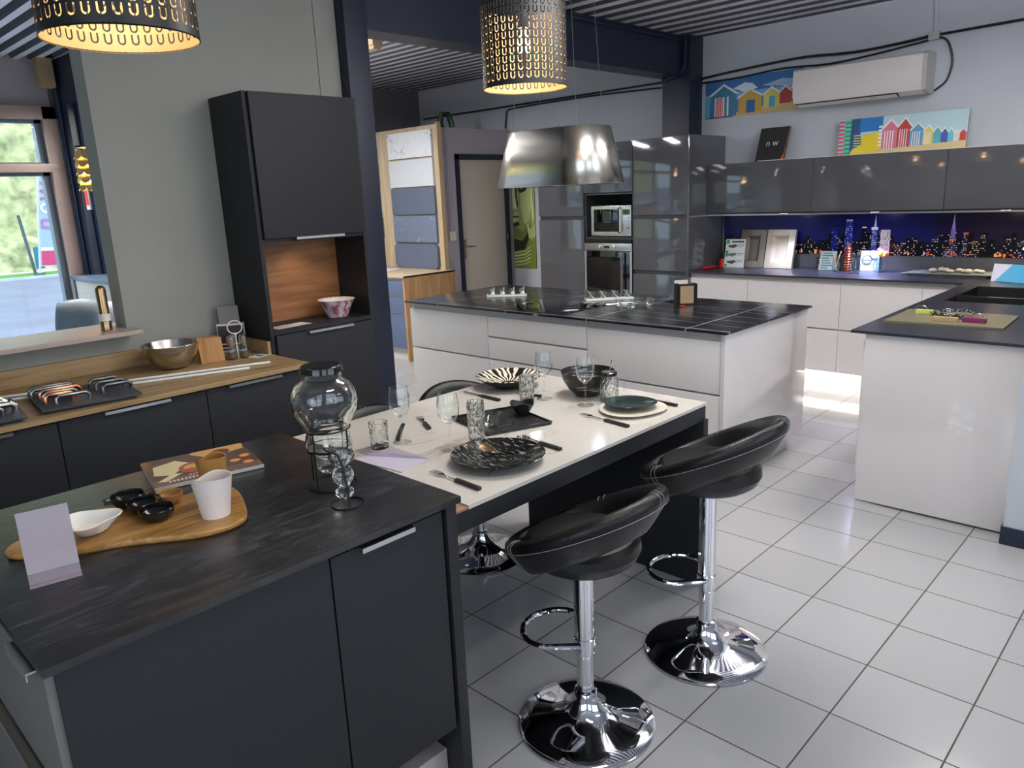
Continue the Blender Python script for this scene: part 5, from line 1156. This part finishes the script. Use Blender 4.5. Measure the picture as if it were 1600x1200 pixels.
# pictures
def hut(p, a, b0, w_, h_, wall, roof, door=None, stripes=None, apex=.30):
    p.rect(a, b0, a+w_, b0+h_*(1-apex), wall)
    p.poly([(a, b0+h_*(1-apex)), (a+w_, b0+h_*(1-apex)), (a+w_/2, b0+h_)], wall)
    if stripes:
        n = 7
        for k in range(0, n, 2): p.rect(a+w_*(.15+.7*k/n*.8), b0, a+w_*(.15+.7*(k+.8)/n*.8), b0+h_*.6, stripes)
    if door: p.rect(a+w_*.35, b0, a+w_*.72, b0+h_*.52, door)
    p.poly([(a-w_*.08, b0+h_*(1-apex)-.02), (a+w_/2, b0+h_), (a+w_/2, b0+h_-.055), (a+w_*.03, b0+h_*(1-apex)-.04)], roof)
    p.poly([(a+w_*1.08, b0+h_*(1-apex)-.02), (a+w_/2, b0+h_), (a+w_/2, b0+h_-.055), (a+w_*.97, b0+h_*(1-apex)-.04)], roof)
p = Pic((6.722, 3.845, 2.275), (0, -1, 0), (0, 0, 1), .925, .335, .02, (150, 140, 120), (62, 120, 178))
p.rect(0, .60, 1, 1, (54, 108, 168)); p.rect(0, .42, 1, .62, (120, 168, 200)); p.poly([(.3, .72), (.42, .60), (.56, .66), (.50, .80), (.42, .84)], (214, 226, 236)); p.poly([(.6, .7), (.9, .6), (1, .75), (.8, .82)], (160, 190, 214))
p.poly([(0, 0), (1, 0), (1, .36), (.55, .16), (0, .02)], (196, 170, 122)); p.rect(0, .0, .3, .05, (30, 50, 80))
hut(p, .86, .22, .09, .40, (190, 80, 70), (214, 220, 226)); hut(p, .78, .2, .11, .45, (170, 62, 56), (220, 224, 228)); hut(p, .62, .14, .16, .52, (214, 200, 110), (226, 228, 226), (70, 160, 190))
hut(p, .36, .06, .24, .62, (196, 160, 60), (216, 222, 226), (36, 96, 160)); hut(p, .06, .03, .28, .84, (52, 118, 150), (226, 226, 222), None, (226, 220, 214)); p.rect(.11, .03, .19, .52, (206, 70, 80))
for k in range(4): p.rect(.115+.02*k, .03, .122+.02*k, .52, (230, 226, 222))
p.rect(0, .02, .05, .5, (90, 170, 196))
p.done('beach_hut_canvas', None, M_print, 'canvas of blue and yellow striped beach huts on the wall behind the air conditioner', 'picture')
p = Pic((6.625, 2.560, 1.862), (0, -1, 0), (.10, 0, 1), .945, .285, .02, (120, 110, 90), (190, 214, 214))
p.rect(0, .5, 1, 1, (176, 206, 212)); p.rect(0, 0, 1, .10, (200, 176, 120))
p.poly([(0, 0), (1, 0), (1, .26), (.5, .12), (.2, .02)], (206, 186, 132))
for k in range(9): p.rect(0, .02+.11*k, .05, .09+.11*k, (222, 92, 124))
p.rect(.045, 0, .10, 1, (96, 196, 160))
for k in range(8): p.rect(.05, .05+.12*k, .10, .08+.12*k, (40, 110, 90))
p.poly([(.10, 1), (.10, .0), (.20, .75), (.20, 1)], (40, 84, 120)); p.poly([(.10, 0), (.36, .1), (.34, .60), (.22, .55)], (226, 204, 40)); p.poly([(.16, .62), (.36, .62), (.36, 1), (.18, 1)], (40, 120, 190)); p.poly([(.10, .1), (.20, .30), (.17, .78), (.12, .5)], (50, 90, 140))
for k in range(7): p.rect(.13, .1+.07*k, .20, .125+.07*k, (226, 214, 90))
for k in range(6): p.rect(.33, .2+.1*k, .36, .25+.1*k, (230, 236, 226))
for a_, w_, h_, c_, r_ in ((.36, .13, .92, (206, 116, 134), (232, 232, 226)), (.48, .11, .92, (178, 62, 62), (230, 228, 220)), (.58, .11, .74, (90, 150, 190), (214, 220, 214)), (.68, .08, .64, (214, 200, 100), (226, 226, 216)), (.755, .06, .58, (90, 170, 180), (220, 224, 218)), (.815, .05, .53, (60, 90, 160), (226, 226, 220)), (.865, .04, .50, (96, 190, 210), (226, 226, 220)), (.905, .035, .42, (220, 200, 190), (230, 226, 220)), (.95, .045, .40, (190, 60, 50), (200, 80, 70))):
    hut(p, a_, .12+.14*(a_-.36), w_, h_-.12, c_, r_, None, (236, 226, 226) if w_ > .06 else None)
p.done('beach_hut_canvas', None, M_print, 'long canvas of pastel beach huts leaning on top of the wall cabinets', 'picture')
t = thing('presentation_folder', 'black square folder lettered n w leaning on top of the wall cabinets', 'folder', (6.63, 3.12, 1.862))
uu = Vector((0, -1, 0)); vv = Vector((.20, -.10, 1)).normalized()
p = Pic((6.60, 3.275, 1.8625), uu, vv, .262, .285, .018, (30, 28, 30), (26, 24, 26)); p.poly([(.88, 0), (1, 0), (1, .25)], (190, 110, 40)); p.poly([(.97, .0), (1, 0), (1, 1), (.985, 1)], (170, 90, 60)); p.done('cover', t, M_print)
nn = uu.cross(vv).normalized(); c_ = Vector((6.60, 3.275, 1.8625))+uu*.131+vv*.150+nn*.002
text_obj('lettering', 'n w', .075, frame_mtx(c_, uu, vv), mat('white ink', (225, 225, 222), .6, var=.01), t, .0004)
# green face portrait
p = Pic((6.722, 6.392, .805), (0, -1, 0), (0, 0, 1), .352, 1.25, .02, (60, 66, 40), (150, 162, 84))
dk = (38, 44, 26); md = (104, 116, 58); lt = (178, 188, 122); vl = (206, 212, 164)
p.rect(0, 0, 1, 1, (112, 124, 52)); p.rect(.78, .25, 1, 1, (150, 160, 92)); p.poly([(0, 1), (0, .3), (.2, .25), (.5, .30), (.85, .42), (.95, .62), (.9, 1)], (140, 150, 96))
p.poly([(.05, .96), (.5, .92), (.85, .80), (.9, 1), (0, 1)], md); p.poly([(.35, .78), (.60, .84), (.85, .70), (.84, .55), (.70, .44), (.50, .42), (.38, .55)], lt)
p.poly([(.15, .80), (.35, .70), (.62, .72), (.78, .80), (.6, .765), (.38, .735), (.2, .82)], dk); p.poly([(.20, .92), (.5, .88), (.75, .90), (.5, .865), (.2, .90)], dk); p.poly([(.28, .765), (.45, .742), (.62, .765), (.45, .785)], vl)
p.poly([(.0, .90), (.14, .88), (.12, .66), (.22, .60), (.20, .555), (.0, .56)], vl); p.poly([(.14, .90), (.22, .80), (.2, .68), (.26, .60), (.2, .555), (.16, .62), (.13, .72)], dk)
p.poly([(0, .535), (.22, .530), (.30, .505), (.16, .488), (0, .492)], (160, 168, 116)); p.poly([(0, .492), (.26, .490), (.30, .484), (.1, .474), (0, .476)], dk); p.poly([(0, .474), (.22, .470), (.24, .445), (0, .425)], lt); p.poly([(0, .425), (.24, .442), (.3, .41), (.1, .39), (0, .39)], dk)
p.poly([(.0, .385), (.2, .38), (.42, .34), (.62, .40), (.7, .45), (.62, .34), (.35, .27), (0, .29)], md); p.poly([(0, .28), (.4, .26), (.7, .36), (.82, .44), (.74, .30), (.5, .18), (0, .16)], dk)
p.poly([(.82, 1), (.92, 1), (.9, .7), (.96, .5), (.88, .42), (.84, .6)], vl); p.poly([(.6, .44), (.8, .36), (.98, .42), (.98, .3), (.7, .28)], lt)
for k in range(5): p.poly([(0, .15-.03*k), (.5, .17-.03*k), (.78, .22-.035*k), (.76, .205-.035*k), (.5, .155-.03*k), (0, .138-.03*k)], lt if k % 2 == 0 else vl)
p.poly([(.78, .25), (1, .3), (1, 0), (.72, 0)], (120, 132, 40))
p.done('face_portrait_canvas', None, M_print, 'tall green toned canvas of a serene stone face beside the store door', 'picture')

# ================================================================== SAMPLE DISPLAY
t = thing('sample_wall_board', 'pale oak display board carrying worktop samples at the left of the store door', 'display board', (5.6, 7.0, .9))
build('board', bx(5.585, 5.615, 6.375, 7.98, .90, 2.43, .001), M_oakpale, t); build('edge_post', bx(5.56, 5.615, 6.345, 6.374, .90, 2.45), mat('raw light wood', (190, 164, 128), .6, var=.08, stretch=(8, 8, 1)), t)
labs = ['white marble veined worktop sample at the top of the display board', 'plain pale grey worktop sample second from the top', 'plain slate blue worktop sample in the middle of the display board', 'slate blue worktop sample with thin white veins', 'rounded corner slate blue worktop sample at the bottom']
m_b1 = mat('slate blue laminate', (96, 106, 126), .5, var=.05, vscale=8); m_b2 = marble('veined blue laminate', (110, 122, 144), (226, 230, 236), None, .4, 1.5, .006, 1.2); m_p = mat('pale grey laminate', (206, 212, 218), .5, var=.04, vscale=5, stretch=(1, 1, 6))
for i, (z0, z1) in enumerate(((2.110, 2.385), (1.800, 2.090), (1.500, 1.785), (1.192, 1.485), (.903, 1.172))):
    y1, y0 = 7.205, 6.45-.006*0
    b = B()
    if i < 4: b.box(5.555, 5.583, y0, y1, z0, z1, 0, .001)
    else:
        q = []; r = .05
        for cx_, cz_, a0 in ((y1-r, z1-r, 0), (y0+r, z1-r, 90), (y0+r, z0+r, 180), (y1-r, z0+r, 270)):
            for k in range(6): an = math.radians(a0+18*k); q.append((cx_+r*math.cos(an), cz_+r*math.sin(an)))
        b.prism(q, 5.545, 5.583, fn=lambda y, z, x: (x, y, z))
    tag(build('worktop_sample', b, (M_marb, m_p, m_b1, m_b2, m_b1)[i]), labs[i], 'sample', 'large worktop samples')
mini = [((196, 196, 202), 'stone grey'), ((170, 160, 166), 'mauve oak'), ((206, 210, 214), 'pale concrete'), ((122, 128, 140), 'mid grey slate')]
for i, (z0, z1) in enumerate(((2.120, 2.39), (1.82, 2.09), (1.52, 1.78), (1.24, 1.47))):
    b = B(); b.box(5.54, 5.583, 7.42, 7.95, z0, z1, 0, .001); tag(build('worktop_sample', b, mat('sample '+mini[i][1], mini[i][0], .5, var=.2, vscale=4, stretch=(1, 1, 9))), '%s narrow looking sample left of the large ones, number %s from the top' % (mini[i][1], ('one', 'two', 'three', 'four')[i]), 'sample', 'left column samples')
p = Pic((5.50, 7.95, .902), (0, -1, 0), (.05, 0, 1), .46, .27, .004, (230, 230, 230), (232, 234, 236))
for k in range(5): p.rect(.45, .15+.15*k, .85-.05*k, .2+.15*k, (150, 160, 180))
p.done('framed_notice', None, M_print, 'white notice sheet leaning on the oak counter beside the navy column', 'notice')
t = thing('display_counter', 'oak sided drawer counter under the sample display board', 'counter', (5.2, 7.0, 0))
build('side_panel', bx(4.885, 5.60, 6.235, 6.262, 0, .898, .001), M_oakv, t); build('counter_top', bx(4.875, 5.60, 6.235, 7.98, .88, .8985, .001), M_oakpale, t)
build('carcass', bx(4.92, 5.60, 6.265, 7.97, .10, .878), M_whiteM, t)
mb = mat('blue grey drawer', (92, 108, 136), .45, var=.03, vscale=6)
for k, (z0, z1) in enumerate(((.695, .840), (.510, .668), (.13, .482))):
    for y0, y1 in ((6.27, 7.10), (7.105, 7.95)): build('drawer', bx(4.895, 4.918, y0, y1, z0, z1, .001), mb, t)
build('plinth', bx(4.95, 5.55, 6.27, 7.97, 0, .098), M_whiteM, t)
p = Pic((4.95, 7.05, .9022), (.4, -.9, 0), (.9, .4, 0), .30, .42, .003, (40, 42, 48), (210, 205, 200)); p.rect(0, 0, .2, 1, (40, 42, 48)); p.done('sample_folder', None, M_print, 'thin open folder lying on the oak display counter', 'folder')

# ================================================================== ITEMS ON THE BACK RUN
t = thing('red_brush_cup', 'red cup with its red brush lying in front, beside the tall columns', 'brush', (6.56, 3.565, .924))
b = B(); b.lathe([(0, 0), (.034, 0), (.030, .06), (.026, .075), (0, .078)], (6.56, 3.545, .9243), 24); build('cup', b, M_red, t)
b = B(); b.tube([(6.30, 3.60, .935), (6.44, 3.59, .934), (6.52, 3.575, .934)], [.011, .009, .008], 8); build('brush', b, M_red, t)
p = Pic((6.53, 3.515, .925), (.15, -.98, 0), (.22, .03, 1), .185, .26, .004, (225, 225, 225), (226, 230, 228)); 
p.rect(.02, .84, .2, .98, (60, 160, 90)); p.rect(.02, .38, .16, .6, (60, 160, 90)); p.rect(.02, .02, .14, .12, (60, 160, 90)); p.rect(.3, .88, .92, .94, (60, 66, 70))
for k, zz in enumerate((.66, .36, .10)): p.poly([(.12, zz+.12), (.5, zz+.16), (.62, zz+.10), (.4, zz+.02), (.16, zz+.06)], ((80, 74, 72), (120, 120, 120), (90, 84, 76))[k]); p.rect(.6, zz+.12, .95, zz+.145, (120, 124, 126)); p.rect(.62, zz+.06, .9, zz+.08, (160, 164, 166))
p.done('product_leaflet', None, M_print, 'white and green leaflet with tray photos standing before the dark door sample', 'leaflet')
def doorsample(y1, y0, lean, m, m2, label):
    t = thing('door_front_sample', label, 'door sample', (6.62, (y0+y1)/2, .924))
    h = .345; w_ = y1-y0
    T = Matrix.Translation((6.585, (y0+y1)/2, .9262)) @ Matrix.Rotation(math.radians(lean), 4, 'Y')
    b = B(); fr = .055
    b.box(0, .034, -w_/2, -w_/2+fr, 0, h, 0, .0015); b.box(0, .034, w_/2-fr, w_/2, 0, h, 0, .0015); b.box(0, .034, -w_/2+fr, w_/2-fr, 0, fr, 0, .0015); b.box(0, .034, -w_/2+fr, w_/2-fr, h-fr, h, 0, .0015); b.move(T); build('frame', b, m, t)
    b = B(); 
    b.rings([[(x, -q, a) for q, a in ((w_/2-k, k), (w_/2-k, h-k), (-w_/2+k, h-k), (-w_/2+k, k))] for x, k in ((.004, fr-.004), (.030, fr+.028))], 0, True, False, True); b.move(T); build('panel', b, m2, t)
doorsample(3.405, 3.160, 13, mat('taupe lacquer', (120, 112, 102), .4, var=.03), mat('taupe panel', (104, 98, 88), .4, var=.03), 'taupe framed door sample leaning on the skyline panel, the left darker one')
doorsample(3.150, 2.890, 13, mat('sand lacquer', (176, 166, 148), .4, var=.03), mat('sand panel', (180, 170, 152), .4, var=.03), 'sand coloured framed door sample leaning on the skyline panel, the right paler one')
p = Pic((6.66, 2.70, .925), (0, -1, 0), (.1, 0, 1), .09, .10, .004, (20, 20, 20), (24, 20, 22)); p.disc(.35, .75, .12, (200, 170, 150)); p.disc(.7, .7, .10, (210, 190, 170)); p.rect(.1, .2, .9, .5, (90, 40, 30)); p.done('photo_card', None, M_print, 'small dark photo card leaning against the grey upstand', 'card')
p = Pic((6.60, 2.655, .925), (.1, -1, 0), (.12, -.08, 1), .13, .16, .01, (190, 206, 206), (176, 200, 200))
for k in range(7): p.rect(.1, .08+.13*k, .55+.35*((k*3) % 4)/4, .13+.13*k, (70, 90, 96))
p.done('tasting_notice', None, M_print, 'pale green lined card standing left of the brown glass ornament', 'card')
b = B(); 
rs_ = [(0, 0), (.028, 0)]
for k in range(9): rs_ += [(.034-.0008*k, .008+.022*k), (.027-.0008*k, .019+.022*k)]
b.lathe(rs_+[(.016, .21), (.010, .235), (0, .24)], (6.585, 2.405, .9243), 24)
tag(build('amber_ornament', b, mat('amber ribbed glass', (140, 62, 24), .12, 0, .6, trans=.35, var=.15, vscale=30)), 'brown ribbed glass ornament with a spire behind the vases', 'ornament')
def vase(x, y, r, h, label, filler):
    t = thing('small_vase', label, 'vase', (x, y, .924), 0, 'small pale glass vases')
    b = B(); b.lathe([(0, 0), (r*.75, 0), (r, .02), (r*1.02, h*.55), (r*.72, h*.8), (r*.8, h), (r*.75, h), (r*.66, h*.8), (r*.94, h*.55), (r*.9, .02), (0, .006)], (x, y, .9243), 24); build('glass_body', b, M_aqua, t)
    if filler == 'spoons':
        b = B(); b.tube([(x, y, .94), (x+.02, y-.02, .924+h+.02), (x+.03, y-.03, .924+h+.05)], .004, 6); b.tube([(x, y, .94), (x-.01, y+.02, .924+h+.03)], .004, 6); b.lathe([(0, 0), (.012, .006), (0, .016)], (x+.01, y+.02, .924+h-.01), 12); build('stirrer', b, mat('tan stick', (196, 150, 92), .5, var=.05), t)
    elif filler == 'leaf':
        b = B()
        for q in range(5):
            a = q*1.26; b.tube([(x, y, .924+h-.02), (x+.012*math.cos(a), y+.012*math.sin(a), .924+h+.02), (x+.035*math.cos(a), y+.035*math.sin(a), .924+h+.04)], [.002, .008, .002], 6, flat=.4)
        build('sprig', b, mat('dark leaf', (52, 78, 56), .6, var=.15), t)
    return t
vase(6.49, 2.465, .030, .12, 'pale glass vase with tan stirrers, the left one before the brown ornament', 'spoons')
vase(6.44, 2.285, .038, .125, 'pale aqua bottle vase with a dark sprig, the front one', 'leaf')
v3 = vase(6.56, 2.150, .042, .12, 'square looking pale vase full of bright paper flowers, the right one', None)
for k, (dx, dy, dz, c_) in enumerate(((.0, .045, .14, (176, 226, 226)), (.01, .015, .15, (190, 226, 210)), (0, -.015, .155, (224, 214, 60)), (.01, -.045, .145, (230, 110, 60)), (.02, .0, .17, (200, 50, 50)), (-.01, .03, .12, (170, 196, 236)))):
    b = B(); bmesh.ops.create_icosphere(b.bm, subdivisions=2, radius=.026, matrix=Matrix.Translation((6.56+dx, 2.150+dy, .924+dz)))
    for v in b.bm.verts: v.co += (v.co-Vector((6.56+dx, 2.15+dy, .924+dz)))*.35*mnoise.noise(v.co*60)
    build('paper_flower', b, mat('flower %d' % k, c_, .7, var=.05), v3, sharp=20)
p = Pic((6.655, 2.33, .925), (0, -1, 0), (.12, 0, 1), .15, .165, .004, (200, 200, 220), (206, 210, 220)); p.disc(.35, .5, .3, (120, 140, 120)); p.disc(.35, .55, .2, (214, 216, 200)); p.rect(.15, .5, .6, .54, (60, 70, 70)); p.rect(.2, .3, .6, .34, (60, 70, 70)); p.rect(.85, 0, 1, 1, (150, 170, 226)); p.done('tasting_notice', None, M_print, 'pale lilac framed card with a round drawing behind the vases', 'card')
t = thing('slate_slab', 'thick grey slate slab on the back worktop', 'slab', (6.5, 1.6, .924))
b = B(); b.prism([(6.40, 1.93), (6.66, 1.90), (6.68, 1.30), (6.40, 1.34)], .9243, .944); build('slab', b, M_slatep, t)
b = B(); b.prism([(6.38, 1.88), (6.64, 1.84), (6.66, 1.29), (6.38, 1.31)], .9442, .950); build('top_slab', b, mat('lighter slate', (104, 110, 108), .5, var=.1), t)
rp_ = random.Random(5)
pl_lab = ['leftmost', 'second from the left', 'third from the left', 'fourth from the left', 'middle', 'fourth from the right', 'third from the right', 'second from the right', 'rightmost']
for k in range(9):
    b = B(); bmesh.ops.create_icosphere(b.bm, subdivisions=2, radius=1, matrix=Matrix.Identity(4))
    sx_, sy_, sz_ = rp_.uniform(.024, .032), rp_.uniform(.022, .03), rp_.uniform(.013, .018)
    for v in b.bm.verts: v.co = Vector((v.co.x*sx_, v.co.y*sy_, v.co.z*sz_))*(1+.12*mnoise.noise(v.co*1.5+Vector((k*7, 0, 0))))
    b.move(Matrix.Translation((6.50+.035*((k*5) % 3-1), 1.715-.040*k, .951+sz_*.97)))
    tag(build('pebble', b, M_stone, sharp=180), 'smooth pale pebble on the grey slate slab, the %s of the row' % pl_lab[k], 'pebble', 'pebbles on the slate slab')
t = thing('blue_brochure_stand', 'white and sky blue folded brochure standing at the right edge', 'brochure', (6.2, 1.2, .924))
p = Pic((6.27, 1.285, .925), (-.30, -.95, 0), (.25, -.06, 1), .42, .125, .004, (226, 230, 240), (84, 186, 232)); p.poly([(0, 0), (0, 1), (.30, 1), (.06, 0)], (226, 226, 242)); p.done('blue_panel', t, M_printg)
p = Pic((6.66, 1.08, .925), (0, -1, 0), (.08, 0, 1), .20, .225, .006, (210, 210, 226), (206, 208, 226)); p.rect(.1, .2, .5, .4, (90, 110, 170)); p.done('white_brochure', None, M_print, 'pale brochure standing against the skyline at the right edge', 'brochure')
b = B(); b.box(6.40, 6.72, .70, 1.16, 1.165, 1.19, 0, .002); tag(build('plate_shelf', b, mat('dark bronze', (70, 68, 62), .4, .4, var=.05)), 'dark rail shelf with small bells at the right edge above the brochure', 'rail')
for k, yy in enumerate((1.135, 1.06)):
    b = B(); b.lathe([(.018, 0), (.014, .012), (.006, .026), (0, .03)], (6.39+.03, yy, 1.134), 16); tag(build('small_bell', b, (M_chrome, M_gold)[k]), ('silver', 'golden')[k]+' little bell hanging under the dark rail shelf', 'bell')
# sample board on the peninsula
t = thing('colour_sample_board', 'flat olive sample board on the peninsula worktop', 'sample board', (4.47, 1.07, .924))
b = B(); b.prism([(4.25, 1.345), (4.70, 1.350), (4.705, .815), (4.28, .80)], .9243, .934); build('board', b, mat('olive linoleum', (112, 108, 84), .4, var=.05), t)
def sblock(x, y, w_, l_, m, label, rz):
    b = B(); b.box(x-w_/2, x+w_/2, y-l_/2, y+l_/2, .9345, .958, 0, .002, rz=rz); return tag(build('sample_block', b, m), label, 'sample', 'key blocks on the olive board')
sblock(4.55, 1.23, .03, .085, mat('lime block', (196, 200, 96), .4, var=.04), 'lime yellow block on the olive board', .1)
sblock(4.35, 1.075, .03, .115, mat('wood block', (176, 150, 104), .5, var=.1), 'pale wood block on the olive board', .1)
sblock(4.385, .95, .035, .105, mat('plum block', (128, 40, 90), .4, var=.05), 'plum purple block on the olive board', -.05)
for k, (P0, lab) in enumerate(((((4.54, 1.19), (4.50, 1.15), (4.47, 1.10), (4.50, 1.06)), 'chunky metal chain by the lime block on the olive board'), (((4.56, 1.14), (4.60, 1.08), (4.60, 1.02), (4.54, .99)), 'arched metal chain farther back on the olive board'), (((4.50, 1.07), (4.46, 1.03), (4.42, 1.01)), 'short metal chain next to the plum block'))):
    b = B()
    for (a0, a1) in zip(P0[:-1], P0[1:]):
        for q in range(3):
            c0 = Vector((a0[0]+(a1[0]-a0[0])*q/3, a0[1]+(a1[1]-a0[1])*q/3, .944+(.012 if k == 1 else 0)+.003*(q % 2))); an = math.atan2(a1[1]-a0[1], a1[0]-a0[0])
            b.tube([c0+Vector((math.cos(an)*.014*math.cos(s)-math.sin(an)*.008*math.sin(s), math.sin(an)*.014*math.cos(s)+math.cos(an)*.008*math.sin(s), .005*(1 if q % 2 else -1)*math.sin(s))) for s in [2*PI*i/12 for i in range(12)]], .0035, 6, 0, True)
    tag(build('chain', b, dst), lab, 'chain', 'chains on the olive board')
for (x, y, w_) in ((4.575, 1.255, .05), (4.42, .945, .045)):
    b = B(); b.tube([(x, y+w_*math.cos(a)*.6, .958+w_*.35*math.sin(a)) for a in [PI*i/12 for i in range(13)]], .0028, 6); tag(build('key_ring', b, M_inox), 'thin metal loop on the %s block' % ('lime yellow' if y > 1 else 'plum purple'), 'ring')

# ================================================================== ADDED CEILING FILL LIGHTS (panels placed out of view)
for i, (x, y, e) in enumerate(((1.2, .4, 12), (3.0, -1.2, 12), (4.85, .95, 15), (2.95, 1.8, 22), (2.95, 5.4, 30), (3.4, 6.7, 60))):
    t = thing('fill_panel', 'added white fill light panel, out of view under the corrugated ceiling '+('over the near floor behind the viewer', 'far to the right behind the viewer', 'above the peninsula', 'hung above the aisle before the white island', 'over the front room bench', 'over the front room by the sample display')[i], 'light', (x, y, 2.96), 0, 'added fill panels out of view')
    zz = 2.95 if i < 2 else 2.72
    build('housing', bx(x-.6, x+.6, y-.16, y+.16, zz, zz+.04, .003), M_whiteM, t)
    build('diffuser', bx(x-.58, x+.58, y-.145, y+.145, zz-.015, zz-.0005, .003), mat('lit diffuser', (255, 250, 240), .5, emit=(255, 240, 224), estr=3, var=.001), t)
    area('fill_panel_light', (x, y, zz-.02), (x, y, 0), 1.15, .28, e, (1, .97, .95))  # downward fill from the added panel
    if zz < 2.9:
        b = B()
        for q in (-.5, .5): b.tube([(x+q, y, zz+.04), (x+q, y, 2.998)], .003, 6)
        build('hanger', b, M_alu, t)
        area('fill_panel_uplight', (x, y, zz+.05), (x, y, 3.2), 1.15, .28, 34, (.98, .97, 1))  # upward fill added to brighten the ceiling ribs
